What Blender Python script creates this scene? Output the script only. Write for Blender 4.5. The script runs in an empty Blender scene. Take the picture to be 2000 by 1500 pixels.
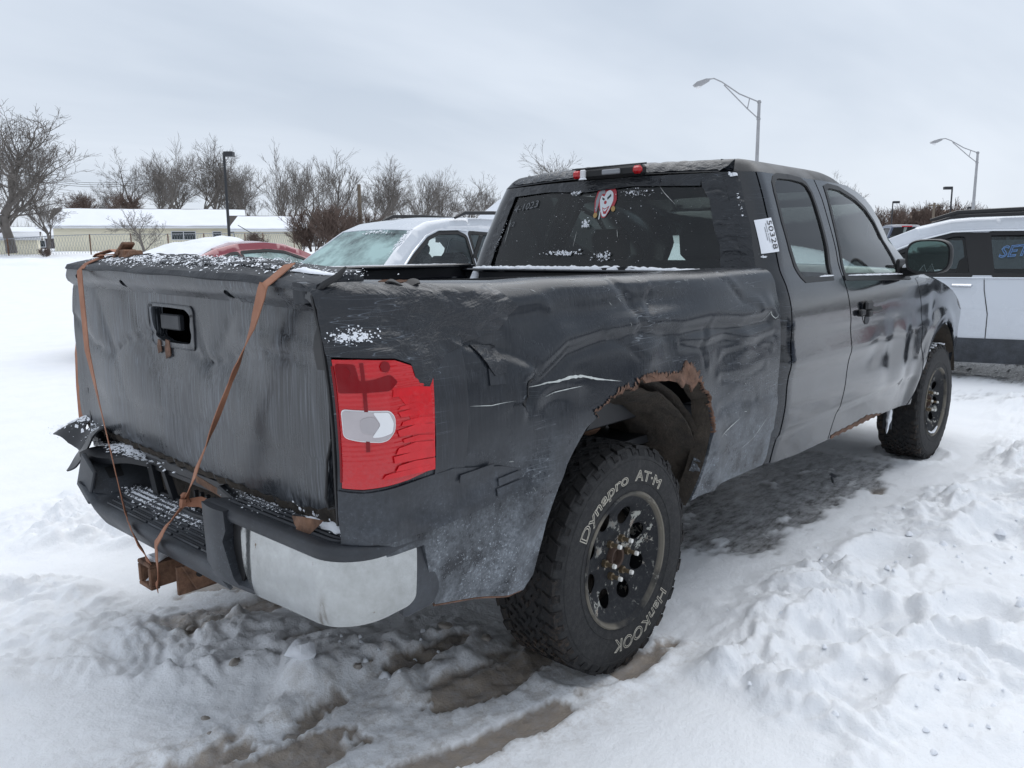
import bpy, math, random
import numpy as np
from mathutils import Vector, Matrix, noise as mn
from mathutils.geometry import delaunay_2d_cdt
random.seed(7); RNG=np.random.default_rng(11)
SC=bpy.context.scene
# ------------------------------------------------------------------ camera
CAM=np.array([-2.1285,-2.3876,1.4067]); YAW,PIT,ROL=math.radians(42.163),math.radians(-9.530),math.radians(-.518); FOC=1560.8
def cam_axes():
    f=np.array([math.cos(PIT)*math.cos(YAW),math.cos(PIT)*math.sin(YAW),math.sin(PIT)])
    r=np.array([math.sin(YAW),-math.cos(YAW),0.]); u=np.cross(r,f); c,s=math.cos(ROL),math.sin(ROL)
    return c*r+s*u,-s*r+c*u,f
CR,CU,CF=cam_axes()
cd=bpy.data.cameras.new('camera'); co=bpy.data.objects.new('camera',cd); SC.collection.objects.link(co)
co.matrix_world=Matrix(((CR[0],CU[0],-CF[0],CAM[0]),(CR[1],CU[1],-CF[1],CAM[1]),(CR[2],CU[2],-CF[2],CAM[2]),(0,0,0,1)))
cd.sensor_width=36; cd.lens=FOC*36/2000; cd.clip_start=.05; cd.clip_end=3000; SC.camera=co
def at(px,py,depth):
    "place of a thing seen in the 2000x1500 photograph at a measured depth"
    return CAM+depth*(CF+CR*(px-1000)/FOC-CU*(py-750)/FOC)
# ------------------------------------------------------------------ world, sun, exposure
SUN_EL,SUN_AZ=math.radians(60),math.radians(15)
W=bpy.data.worlds.new('World'); SC.world=W; W.use_nodes=True; wt=W.node_tree; wt.nodes.clear()
def wn(t,**k):
    n=wt.nodes.new(t)
    for a,b in k.items(): setattr(n,a,b)
    return n
sky=wn('ShaderNodeTexSky',sky_type='NISHITA',sun_disc=False,sun_elevation=SUN_EL,sun_rotation=math.radians(90)-SUN_AZ)
b1=wn('ShaderNodeBackground'); b1.inputs[1].default_value=.06; wt.links.new(sky.outputs[0],b1.inputs[0])
tc=wn('ShaderNodeTexCoord'); sep=wn('ShaderNodeSeparateXYZ'); wt.links.new(tc.outputs['Generated'],sep.inputs[0])
def wmath(op,a,b):
    n=wn('ShaderNodeMath',operation=op)
    for i,v in enumerate((a,b)):
        if isinstance(v,(int,float)): n.inputs[i].default_value=v
        elif v is not None: wt.links.new(v,n.inputs[i])
    return n.outputs[0]
zz=wmath('ADD',wmath('MAXIMUM',sep.outputs[2],0.),.16)
cx=wmath('DIVIDE',sep.outputs[0],zz); cy=wmath('DIVIDE',sep.outputs[1],zz)
cmb=wn('ShaderNodeCombineXYZ'); wt.links.new(cx,cmb.inputs[0]); wt.links.new(cy,cmb.inputs[1])
n1=wn('ShaderNodeTexNoise'); n1.inputs['Scale'].default_value=.55; n1.inputs['Detail'].default_value=5; n1.inputs['Roughness'].default_value=.5; n1.inputs['Distortion'].default_value=.4
mp=wn('ShaderNodeMapping'); mp.inputs['Rotation'].default_value=(0,0,.95); mp.inputs['Scale'].default_value=(.5,1.3,1); wt.links.new(cmb.outputs[0],mp.inputs[0]); wt.links.new(mp.outputs[0],n1.inputs['Vector'])
cr=wn('ShaderNodeValToRGB'); wt.links.new(n1.outputs['Fac'],cr.inputs[0])
e=cr.color_ramp.elements; e[0].position=.36; e[0].color=(.43,.50,.60,1); e[1].position=.62; e[1].color=(.68,.74,.825,1)
hz=wn('ShaderNodeMix',data_type='RGBA'); g=wmath('POWER',wmath('SUBTRACT',1.,wmath('MINIMUM',wmath('MULTIPLY',wmath('MAXIMUM',sep.outputs[2],0.),2.2),1.)),2.)
wt.links.new(wmath('MULTIPLY',g,.75),hz.inputs[0]); wt.links.new(cr.outputs[0],hz.inputs[6]); hz.inputs[7].default_value=(.73,.78,.85,1)
b2=wn('ShaderNodeBackground'); b2.inputs[1].default_value=1.0; wt.links.new(hz.outputs[2],b2.inputs[0])
mx=wn('ShaderNodeMixShader'); mx.inputs[0].default_value=.93; wo=wn('ShaderNodeOutputWorld')
wt.links.new(b1.outputs[0],mx.inputs[1]); wt.links.new(b2.outputs[0],mx.inputs[2]); wt.links.new(mx.outputs[0],wo.inputs[0])
sl=bpy.data.lights.new('sun','SUN'); sl.energy=1.5; sl.angle=math.radians(70); sl.color=(1,.985,.965)
so=bpy.data.objects.new('sun',sl); SC.collection.objects.link(so)
sd=Vector((math.cos(SUN_EL)*math.cos(SUN_AZ),math.cos(SUN_EL)*math.sin(SUN_AZ),math.sin(SUN_EL))); so.rotation_euler=sd.to_track_quat('Z','Y').to_euler(); so.location=sd*40
SC.view_settings.view_transform='Standard'; SC.view_settings.look='None'; SC.view_settings.gamma=1; SC.view_settings.use_curve_mapping=False; SC.view_settings.exposure=.27
SC.render.engine='CYCLES'
# ------------------------------------------------------------------ helpers
COL=SC.collection
def tag(o,label=None,cat=None,group=None,kind=None):
    for k,v in (('label',label),('category',cat),('group',group),('kind',kind)):
        if v: o[k]=v
    return o
def thing(name,label,cat,loc=(0,0,0),rz=0,group=None):
    o=bpy.data.objects.new(name,None); COL.objects.link(o); o.location=tuple(loc); o.rotation_euler=(0,0,rz); o.empty_display_size=.2
    return tag(o,label,cat,group)
def link(name,me,parent=None,loc=None,rot=None,label=None,kind=None):
    o=bpy.data.objects.new(name,me); COL.objects.link(o)
    if parent is not None: o.parent=parent
    if loc is not None: o.location=tuple(loc)
    if rot is not None: o.rotation_euler=rot
    return tag(o,label,kind=kind)
def mesh(name,V,F,mat,smooth=True,ang=40):
    me=bpy.data.meshes.new(name); V=np.asarray(V,float).reshape(-1,3)
    me.from_pydata(V.tolist(),[],[tuple(int(i) for i in f) for f in F]); me.update()
    mats=mat if isinstance(mat,(list,tuple)) else [mat]
    for m in mats: me.materials.append(m)
    if smooth:
        me.polygons.foreach_set('use_smooth',[True]*len(me.polygons))
        try: me.set_sharp_from_angle(angle=math.radians(ang))
        except Exception: pass
    return me
class MB:
    "collects simple solids into one mesh"
    def __init__(s): s.V=[]; s.F=[]
    def add(s,V,F):
        b=len(s.V); s.V+= [tuple(v) for v in V]; s.F+=[tuple(b+i for i in f) for f in F]
    def box(s,c,d,R=None,bev=0):
        d=[x/2 for x in d]
        if bev<=0:
            V=[(sx*d[0],sy*d[1],sz*d[2]) for sx in(-1,1) for sy in(-1,1) for sz in(-1,1)]
            F=[(0,1,3,2),(4,6,7,5),(0,4,5,1),(2,3,7,6),(0,2,6,4),(1,5,7,3)]
        else:
            V=[];b=min(bev,*d)
            for sx in(-1,1):
                for sy in(-1,1):
                    for sz in(-1,1):
                        V+=[(sx*d[0],sy*(d[1]-b),sz*(d[2]-b)),(sx*(d[0]-b),sy*d[1],sz*(d[2]-b)),(sx*(d[0]-b),sy*(d[1]-b),sz*d[2])]
            I=lambda x,y,z,k:((x*2+y)*2+z)*3+k
            F=[]
            for a in(0,1):
                q=[I(a,0,0,0),I(a,0,1,0),I(a,1,1,0),I(a,1,0,0)];F.append(q if a==0 else q[::-1])
                q=[I(0,a,0,1),I(1,a,0,1),I(1,a,1,1),I(0,a,1,1)];F.append(q if a==0 else q[::-1])
                q=[I(0,0,a,2),I(0,1,a,2),I(1,1,a,2),I(1,0,a,2)];F.append(q if a==0 else q[::-1])
            for a in(0,1):
                for c2 in(0,1):
                    for (q,inv) in (([I(a,c2,0,0),I(a,c2,1,0),I(a,c2,1,1),I(a,c2,0,1)],a==c2),([I(a,0,c2,0),I(a,1,c2,0),I(a,1,c2,2),I(a,0,c2,2)],a!=c2),([I(0,a,c2,1),I(1,a,c2,1),I(1,a,c2,2),I(0,a,c2,2)],a==c2)):
                        F.append(q[::-1] if inv else q)
            for x in(0,1):
                for y in(0,1):
                    for z in(0,1):
                        q=[I(x,y,z,0),I(x,y,z,1),I(x,y,z,2)]; F.append(q if (x+y+z)%2 else q[::-1])
        M=R if R is not None else Matrix.Identity(3)
        s.add([Vector(c)+M@Vector(v) for v in V],F); return s
    def tube(s,pts,rad,n=8,cap=True):
        pts=[Vector(p) for p in pts]; rr=rad if hasattr(rad,'__len__') else [rad]*len(pts); V=[];up=None
        for i,p in enumerate(pts):
            t=(pts[min(i+1,len(pts)-1)]-pts[max(i-1,0)]).normalized()
            if up is None: up=t.orthogonal().normalized()
            up=(up-t*up.dot(t)).normalized(); w=t.cross(up)
            V+=[p+(up*math.cos(a)+w*math.sin(a))*rr[i] for a in [2*math.pi*k/n for k in range(n)]]
        F=[(i*n+k,i*n+(k+1)%n,(i+1)*n+(k+1)%n,(i+1)*n+k) for i in range(len(pts)-1) for k in range(n)]
        if cap: F+=[tuple(range(n))[::-1],tuple((len(pts)-1)*n+k for k in range(n))]
        s.add(V,F); return s
    def lathe(s,prof,c=(0,0,0),axis='y',n=48):
        "prof: (radius, along axis)"
        V=[]
        for r,h in prof:
            for k in range(n):
                a=2*math.pi*k/n; x,z=r*math.cos(a),r*math.sin(a)
                V.append((c[0]+x,c[1]+h,c[2]+z) if axis=='y' else (c[0]+x,c[1]+z,c[2]+h) if axis=='z' else (c[0]+h,c[1]+x,c[2]+z))
        F=[(i*n+k,i*n+(k+1)%n,(i+1)*n+(k+1)%n,(i+1)*n+k) for i in range(len(prof)-1) for k in range(n)]
        s.add(V,F); return s
    def prism(s,poly,z0,z1,axis='y'):
        n=len(poly); f=(lambda p,h:(p[0],h,p[1])) if axis=='y' else (lambda p,h:(p[0],p[1],h)) if axis=='z' else (lambda p,h:(h,p[0],p[1]))
        s.add([f(p,z0) for p in poly]+[f(p,z1) for p in poly],[tuple(range(n))[::-1],tuple(range(n,2*n))]+[(i,(i+1)%n,n+(i+1)%n,n+i) for i in range(n)]); return s
    def make(s,name,mat,smooth=True,ang=35): return mesh(name,s.V,s.F,mat,smooth,ang)
    def obj(s,name,mat,parent=None,loc=None,rot=None,label=None,kind=None,smooth=True,ang=35): return link(name,s.make(name,mat,smooth,ang),parent,loc,rot,label,kind)
def inpoly(P,poly):
    x,y=P[:,0],P[:,1]; c=np.zeros(len(P),bool); n=len(poly)
    for i in range(n):
        x1,y1=poly[i]; x2,y2=poly[(i+1)%n]
        if y1==y2: continue
        c^=((y1>y)!=(y2>y))&(x<(x2-x1)*(y-y1)/(y2-y1)+x1)
    return c
def dens(poly,h,closed=True):
    o=[];n=len(poly)
    for i in range(n if closed else n-1):
        a=np.array(poly[i],float);b=np.array(poly[(i+1)%n],float);k=max(1,int(math.ceil(np.linalg.norm(b-a)/h)))
        o+=[a+(b-a)*j/k for j in range(k)]
    if not closed: o.append(np.array(poly[-1],float))
    return o
def rpoly(poly,r=.02,n=5):
    "round the corners of a 2D polygon"
    o=[];N=len(poly)
    for i in range(N):
        p,a,b=[np.array(poly[j%N],float) for j in (i,i-1,i+1)]
        la,lb=np.linalg.norm(a-p),np.linalg.norm(b-p); d=min(r,la*.45,lb*.45); A=p+(a-p)/la*d; B=p+(b-p)/lb*d
        for k in range(n+1):
            t=k/n; o.append((1-t)**2*A+2*t*(1-t)*p+t*t*B)
    return [tuple(q) for q in o]
def inset(poly,d):
    N=len(poly); P=[np.array(p,float) for p in poly]; ar=sum(P[i][0]*P[(i+1)%N][1]-P[(i+1)%N][0]*P[i][1] for i in range(N)); sg=1 if ar>0 else -1; o=[]
    for i in range(N):
        t1=P[i]-P[i-1]; t2=P[(i+1)%N]-P[i]; t1/=np.linalg.norm(t1)+1e-9; t2/=np.linalg.norm(t2)+1e-9
        n1=np.array([-t1[1],t1[0]])*sg; n2=np.array([-t2[1],t2[0]])*sg; m=n1+n2; m/=max(m@m/2,.35) if m@m>1e-6 else 1
        o.append(tuple(P[i]+m*d))
    return o
def sheet_data(fn,outline,holes=(),h=.03,out=(0,-1,0),flange=0.,band=None):
    "a curved panel: flat outline with holes, filled with triangles, carried into space by fn"
    loops=[dens(outline,h)]+[dens(q,h) for q in holes]
    P=[];E=[]
    for L in loops:
        b=len(P);P+=L;E+=[(b+i,b+(i+1)%len(L)) for i in range(len(L))]
    B=np.array(P); lo,hi=B.min(0),B.max(0)
    gx=np.arange(lo[0]+h*.5,hi[0],h); gy=np.arange(lo[1]+h*.43,hi[1],h*.87)
    G=np.array([(x+(h/2 if j%2 else 0),y) for j,y in enumerate(gy) for x in gx]).reshape(-1,2)
    if len(G):
        m=inpoly(G,loops[0])
        for L in loops[1:]: m&=~inpoly(G,L)
        G=G[m]
    if len(G):
        k=np.ones(len(G),bool)
        for i in range(0,len(G),4000):
            k[i:i+4000]=(((G[i:i+4000,None]-B[None])**2).sum(-1).min(1))>(h*.5)**2
        G=G[k]
    A=np.concatenate([B,G]) if len(G) else B
    r=delaunay_2d_cdt([Vector(p) for p in A.tolist()],E,[],0,1e-7)
    V2=np.array([tuple(v) for v in r[0]]); T=np.array([f[:3] for f in r[2]])
    C=V2[T].mean(1); m=inpoly(C,loops[0])
    for L in loops[1:]: m&=~inpoly(C,L)
    a=V2[T]; area=(a[:,1,0]-a[:,0,0])*(a[:,2,1]-a[:,0,1])-(a[:,2,0]-a[:,0,0])*(a[:,1,1]-a[:,0,1]); m&=np.abs(area)>1e-9
    T=T[m]; V=np.asarray(fn(V2[:,0],V2[:,1]),float)
    N=np.cross(V[T[:,1]]-V[T[:,0]],V[T[:,2]]-V[T[:,0]])
    if (N.sum(0)@np.array(out))<0: T=T[:,::-1]; N=-N
    VN=np.zeros_like(V)
    for i in range(3): np.add.at(VN,T[:,i],N)
    VN/=np.linalg.norm(VN,axis=1)[:,None]+1e-12
    F=[tuple(t) for t in T.tolist()]; V=V.tolist()
    if flange:
        cnt={}
        for t in F:
            for i in range(3):
                a,b=t[i],t[(i+1)%3]; cnt[(a,b)]=1
        mp={}
        for (a,b) in [e for e in cnt if (e[1],e[0]) not in cnt]:
            for q in (a,b):
                if q not in mp:
                    mp[q]=len(V); V.append((np.array(V[q])-VN[q]*flange).tolist())
            F.append((b,a,mp[a],mp[b]))
    return V,F
def sheet(name,fn,outline,mat,parent=None,holes=(),h=.03,out=(0,-1,0),flange=0.,label=None,kind=None,ang=40):
    V,F=sheet_data(fn,outline,holes,h,out,flange)
    return link(name,mesh(name,V,F,mat,True,ang),parent,label=label,kind=kind)
def ribbon(pts,wid,dirs,th=.0025,sub=6):
    "flat webbing along a path"
    m=MB(); P=[Vector(p) for p in pts]; D=[Vector(d).normalized() for d in dirs]; Q=[];
    for i in range(len(P)-1):
        for k in range(sub): t=k/sub; Q.append((P[i].lerp(P[i+1],t),D[i].lerp(D[i+1],t).normalized(),(wid[i]*(1-t)+wid[i+1]*t) if hasattr(wid,'__len__') else wid))
    Q.append((P[-1],D[-1],wid[-1] if hasattr(wid,'__len__') else wid)); V=[]
    for i,(p,d,w) in enumerate(Q):
        t=(Q[min(i+1,len(Q)-1)][0]-Q[max(i-1,0)][0]).normalized(); d=(d-t*d.dot(t)).normalized(); n=t.cross(d)
        V+=[p+d*w/2+n*th/2,p-d*w/2+n*th/2,p-d*w/2-n*th/2,p+d*w/2-n*th/2]
    F=[(i*4+k,i*4+(k+1)%4,(i+1)*4+(k+1)%4,(i+1)*4+k) for i in range(len(Q)-1) for k in range(4)]+[(3,2,1,0),tuple(len(V)-4+k for k in range(4))]
    m.add(V,F); return m
def glyphs(text,size,outline=0.,extr=.001,space=1.0,res=3,shear=0,font=None,off=0.,align='LEFT'):
    "lettering as a mesh in the xy plane"
    c=bpy.data.curves.new('lettering','FONT'); c.body=text; c.size=size; c.space_character=space; c.resolution_u=res; c.shear=shear; c.align_x=align; c.offset=off
    if outline: c.fill_mode='NONE'; c.bevel_depth=outline; c.bevel_resolution=0
    else: c.extrude=extr
    o=bpy.data.objects.new('lettering',c); COL.objects.link(o); dg=bpy.context.evaluated_depsgraph_get(); dg.update()
    me=o.evaluated_get(dg).to_mesh(); V=np.array([tuple(v.co) for v in me.vertices]).reshape(-1,3); F=[tuple(p.vertices) for p in me.polygons]
    o.evaluated_get(dg).to_mesh_clear(); bpy.data.objects.remove(o); bpy.data.curves.remove(c); return V,F
# lattice noise for large grids
_perm=RNG.permutation(4096); _ang=RNG.random(4096)*2*math.pi; _gx,_gy=np.cos(_ang),np.sin(_ang)
def pnoise(x,y):
    xi=np.floor(x).astype(int); yi=np.floor(y).astype(int); fx=x-xi; fy=y-yi
    def g(a,b,dx,dy):
        k=_perm[(_perm[a&4095]+b)&4095]; return _gx[k]*dx+_gy[k]*dy
    u=fx*fx*fx*(fx*(fx*6-15)+10); v=fy*fy*fy*(fy*(fy*6-15)+10)
    n0=g(xi,yi,fx,fy)*(1-u)+g(xi+1,yi,fx-1,fy)*u; n1=g(xi,yi+1,fx,fy-1)*(1-u)+g(xi+1,yi+1,fx-1,fy-1)*u
    return (n0*(1-v)+n1*v)*1.5
def fbm(x,y,o=4,lac=2.03,gain=.5):
    s=0;a=1
    for i in range(o): s=s+a*pnoise(x+17.3*i,y-9.1*i); x=x*lac;y=y*lac;a*=gain
    return s
def billow(x,y,o=4):
    s=0;a=1
    for i in range(o): s=s+a*(1-2*np.abs(pnoise(x+31.7*i,y+11.9*i))); x=x*2.1;y=y*2.1;a*=.5
    return s/2
# ------------------------------------------------------------------ materials
class NT:
    def __init__(s,name):
        s.m=bpy.data.materials.new(name); s.m.use_nodes=True; s.t=s.m.node_tree; s.t.nodes.clear(); s.out=s.t.nodes.new('ShaderNodeOutputMaterial'); s.tc=None
    def n(s,t,**k):
        x=s.t.nodes.new(t)
        for a,b in k.items(): setattr(x,a,b)
        return x
    def put(s,i,v):
        if v is None: return
        if isinstance(v,bpy.types.NodeSocket): s.t.links.new(v,i)
        elif isinstance(v,(tuple,list)) and i.type=='RGBA': i.default_value=tuple(v)+((1,) if len(v)==3 else ())
        else: i.default_value=v
    def obj(s,scale=(1,1,1),rot=(0,0,0)):
        if s.tc is None: s.tc=s.n('ShaderNodeTexCoord')
        m=s.n('ShaderNodeMapping'); m.inputs['Scale'].default_value=scale; m.inputs['Rotation'].default_value=rot; s.t.links.new(s.tc.outputs['Object'],m.inputs[0]); return m.outputs[0]
    def noise(s,scale,detail=4,rough=.5,vec=None,dist=0,lo=None,hi=None):
        x=s.n('ShaderNodeTexNoise'); x.inputs['Scale'].default_value=scale; x.inputs['Detail'].default_value=detail; x.inputs['Roughness'].default_value=rough; x.inputs['Distortion'].default_value=dist
        s.put(x.inputs['Vector'],vec if vec is not None else s.obj()); o=x.outputs['Fac']
        return s.ramp(o,lo,hi) if lo is not None else o
    def vor(s,scale,feat='F1',vec=None,out='Distance',rnd=1):
        x=s.n('ShaderNodeTexVoronoi',feature=feat); x.inputs['Scale'].default_value=scale; x.inputs['Randomness'].default_value=rnd; s.put(x.inputs['Vector'],vec if vec is not None else s.obj()); return x.outputs[out]
    def ramp(s,v,lo,hi,a=0.,b=1.):
        x=s.n('ShaderNodeMapRange'); x.clamp=True; s.put(x.inputs[0],v); x.inputs[1].default_value=lo; x.inputs[2].default_value=hi; x.inputs[3].default_value=a; x.inputs[4].default_value=b; return x.outputs[0]
    def math(s,op,a,b=None,clamp=False):
        x=s.n('ShaderNodeMath',operation=op,use_clamp=clamp); s.put(x.inputs[0],a); s.put(x.inputs[1],b); return x.outputs[0]
    def mul(s,a,b): return s.math('MULTIPLY',a,b)
    def mix(s,f,a,b):
        x=s.n('ShaderNodeMix',data_type='RGBA'); s.put(x.inputs[0],f); s.put(x.inputs[6],a); s.put(x.inputs[7],b); return x.outputs[2]
    def z(s,axis=2):
        x=s.n('ShaderNodeSeparateXYZ'); s.put(x.inputs[0],s.obj()); return x.outputs[axis]
    def bump(s,h,strength=.5,dist=.01,nrm=None):
        x=s.n('ShaderNodeBump'); x.inputs['Strength'].default_value=strength; x.inputs['Distance'].default_value=dist; s.put(x.inputs['Height'],h)
        if nrm is not None: s.put(x.inputs['Normal'],nrm)
        return x.outputs[0]
    def bsdf(s,**k):
        p=s.n('ShaderNodeBsdfPrincipled')
        names=dict(col='Base Color',rough='Roughness',metal='Metallic',normal='Normal',coat='Coat Weight',coatr='Coat Roughness',spec='Specular IOR Level',alpha='Alpha',em='Emission Color',ems='Emission Strength',trans='Transmission Weight',ior='IOR',sss='Subsurface Weight')
        for a,b in k.items(): s.put(p.inputs[names[a]],b)
        return p.outputs[0]
    def done(s,sh): s.t.links.new(sh,s.out.inputs[0]); return s.m
def simple(name,col,rough=.5,metal=0.,nz=None,var=.25,bump=0.,bs=40,**k):
    t=NT(name); c=col
    if nz: c=t.mix(t.noise(nz,5),tuple(x*(1-var) for x in col),tuple(min(1,x*(1+var)) for x in col))
    nrm=t.bump(t.noise(bs,6),bump,.01) if bump else None
    return t.done(t.bsdf(col=c,rough=rough,metal=metal,normal=nrm,**k))
def tinted(name,tint,gloss=.04,dust=.0,rough=.02,dcol=(.62,.66,.68),lo=.3,hi=.75):
    t=NT(name); tr=t.n('ShaderNodeBsdfTransparent'); t.put(tr.inputs[0],tint)
    gl=t.n('ShaderNodeBsdfGlossy'); gl.inputs['Roughness'].default_value=rough
    fr=t.n('ShaderNodeFresnel'); fr.inputs[0].default_value=1.5
    m=t.n('ShaderNodeMixShader'); t.put(m.inputs[0],fr.outputs[0]); t.put(m.inputs[1],tr.outputs[0]); t.put(m.inputs[2],gl.outputs[0]); o=m.outputs[0]
    if dust:
        d=t.n('ShaderNodeBsdfDiffuse'); t.put(d.inputs[0],dcol); m2=t.n('ShaderNodeMixShader'); t.put(m2.inputs[0],t.mul(t.noise(3,5,.6,lo=lo,hi=hi),dust)); t.put(m2.inputs[1],o); t.put(m2.inputs[2],d.outputs[0]); o=m2.outputs[0]
    return t.done(o)
def paint(name,base,rough,dust=.1,low=.5,scr=.0,streak=0.,coat=0.,dcol=(.25,.285,.335),wrinkle=0.,ripple=0.,spec=.5):
    t=NT(name)
    n1=t.noise(2.3,6,.6,lo=.35,hi=.75); n2=t.noise(90,3,.7,lo=.35,hi=.8); z=t.z()
    f=t.mul(t.math('ADD',t.mul(n1,.7),.3),dust)
    lowm=t.mul(t.mul(t.ramp(z,.95,.45),t.noise(9,6,.7,lo=.35,hi=.7)),low)
    f=t.math('ADD',f,t.mul(lowm,t.math('ADD',t.mul(n2,.8),.35)))
    zz2=t.ramp(z,.90,.50); f=t.math('ADD',f,t.mul(t.mul(t.ramp(t.noise(150,3,.6),.60,.66),t.mul(zz2,t.noise(7,5,.6,lo=.42,hi=.62))),low*1.2))
    if streak:
        st=t.math('MAXIMUM',t.noise(1,4,.6,vec=t.obj((210,210,4.5)),lo=.50,hi=.80),t.mul(t.noise(1,3,.6,vec=t.obj((60,60,2.2)),lo=.50,hi=.8),.45)); f=t.math('ADD',f,t.mul(t.mul(st,t.noise(3,3,lo=.3,hi=.65)),streak))
    if scr:
        for sc,rot in ((5,(.4,.9,.2)),(7,(1.5,.2,.6)),(4,(.1,.35,0))):
            nn=t.noise(sc,2,.4,vec=t.obj((.5,.5,7.5),rot)); ln=t.ramp(t.math('ABSOLUTE',t.math('SUBTRACT',nn,.5)),.0035,.0,0,1)
            f=t.math('ADD',f,t.mul(t.mul(ln,t.noise(2.2+sc*.1,3,lo=.54,hi=.62)),scr))
    f=t.math('MINIMUM',f,1.)
    c=t.mix(f,base,dcol)
    r=t.math('ADD',t.mul(f,.5),t.ramp(t.noise(6,4),.3,.7,rough*.8,rough*1.25),clamp=True)
    nrm=t.bump(n2,.06,.003)
    if wrinkle:
        w=t.math('ADD',t.noise(7,5,.55,vec=t.obj((1,1,2.5),(.3,.5,0)),dist=1.6),t.mul(t.noise(30,3,.5,dist=2),.25)); nrm=t.bump(w,wrinkle,.03,nrm)
    if ripple: nrm=t.bump(t.noise(3.2,2,.4,vec=t.obj((1,1,2)),dist=.8),ripple,.03,nrm)
    return t.done(t.bsdf(col=c,rough=r,normal=nrm,coat=coat,coatr=.05,spec=spec))
M={}
M['cab']=paint('black_cab_paint',(.006,.007,.0095),.09,dust=.02,low=.28,scr=.3,coat=.45,ripple=.06)
M['bed']=paint('satin_black_bed_paint',(.0075,.0095,.0135),.235,dust=.045,low=1.15,scr=.6,streak=.12,ripple=.05,spec=.38,dcol=(.33,.36,.395))
M['roof']=paint('dull_black_roof_paint',(.006,.007,.0095),.38,dust=.03,low=.1,scr=.3,spec=.22)
M['cap']=paint('weathered_cap_tape',(.012,.013,.016),.62,dust=.10,low=.1,scr=.5,wrinkle=.3)
M['hub']=simple('rusty_hub',(.07,.042,.03),.8,nz=50)
M['gate']=paint('dusty_tailgate_paint',(.009,.0105,.0135),.26,dust=.05,low=.35,scr=.1,streak=1.05,dcol=(.29,.315,.35))
M['tape']=paint('black_tape',(.009,.0105,.014),.26,dust=.03,low=.3,scr=.5,wrinkle=.42)
M['flat_tape']=paint('flat_black_tape',(.009,.0105,.014),.32,dust=.05,low=.6,scr=.9,streak=.12)
M['plastic']=paint('grey_black_plastic',(.012,.013,.016),.48,dust=.08,low=.22,scr=.1)
t=NT('handle_hole_shade'); M['void']=t.done(t.bsdf(col=(.0015,.0015,.0015),rough=1.,spec=0.))  # near-black, so the handle hole's shade is in the panel colour
M['black']=simple('plain_black',(.008,.008,.009),.6)
M['rubber']=simple('rubber_trim',(.012,.012,.013),.5)
M['inner']=simple('dark_bed_lining',(.012,.013,.016),.4,nz=8)
t=NT('rusty_steel'); n=t.noise(14,8,.7); M['rust']=t.done(t.bsdf(col=t.mix(t.ramp(n,.35,.65),(.06,.032,.02),(.24,.13,.08)),rough=.85,normal=t.bump(t.noise(60,5),.6,.006)))
t=NT('torn_rust_edge'); n=t.noise(25,6,.7); M['rust2']=t.done(t.bsdf(col=t.mix(t.ramp(n,.3,.7),(.045,.026,.018),(.23,.125,.082)),rough=.9,normal=t.bump(n,.8,.006)))
t=NT('muddy_wheel_liner'); n=t.noise(9,8,.75,lo=.3,hi=.7); n3=t.noise(55,6,.8,lo=.3,hi=.7); M['liner']=t.done(t.bsdf(col=t.mix(n,(.030,.025,.021),(.12,.095,.072)),rough=.9,normal=t.bump(n3,1,.012)))
t=NT('worn_tyre_rubber'); n=t.noise(5,7,.7,lo=.4,hi=.8); n2=t.noise(50,5,.8,lo=.45,hi=.75); f=t.mul(t.math('ADD',t.mul(n,.5),.5),t.mul(n2,.45)); M['tyre']=t.done(t.bsdf(col=t.mix(f,(.011,.011,.012),(.10,.095,.09)),rough=.75,normal=t.bump(n2,.35,.003)))
t=NT('muddy_tread_rubber'); n=t.noise(6,7,.7,lo=.42,hi=.75); n2=t.noise(60,6,.8,lo=.45,hi=.72); zz_=t.math('ADD',t.ramp(t.z(),.1,-.3),.15,clamp=True); f=t.mul(t.mul(n,n2),zz_); M['tread']=t.done(t.bsdf(col=t.mix(f,(.009,.009,.010),(.20,.13,.08)),rough=.85,normal=t.bump(n2,.6,.006)))
t=NT('chipped_black_rim'); n=t.noise(17,7,.74,dist=.5); ch=t.mul(t.ramp(n,.575,.59),t.noise(4,3,lo=.4,hi=.55)); rm=t.noise(30,5,.7,lo=.5,hi=.6); vx=t.obj(); sx=t.n('ShaderNodeSeparateXYZ'); t.put(sx.inputs[0],vx)
rad=t.math('SQRT',t.math('ADD',t.mul(sx.outputs[0],sx.outputs[0]),t.mul(sx.outputs[2],sx.outputs[2]))); edge=t.mul(t.ramp(rad,.212,.220),t.noise(5,5,lo=.36,hi=.5)); hub=t.ramp(rad,.050,.040)
c=t.mix(t.mul(ch,.9),(.012,.013,.016),(.42,.42,.38)); c=t.mix(t.mul(rm,t.mul(ch,.5)),c,(.20,.10,.05)); c=t.mix(t.mul(edge,.85),c,(.20,.18,.145)); c=t.mix(t.mul(hub,.8),c,(.045,.030,.024)); c=t.mix(t.mul(t.noise(70,5,.8,lo=.5,hi=.75),.25),c,(.14,.14,.13))
M['rim']=t.done(t.bsdf(col=c,rough=.62,spec=.3,normal=t.bump(n,.1,.004)))
M['letter']=simple('raised_white_letters',(.50,.47,.40),.7,nz=40)
M['stud']=simple('brassy_stud',(.22,.17,.11),.4,.7,nz=60); M['studend']=simple('bright_stud_end',(.75,.74,.70),.35,.2)
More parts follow.
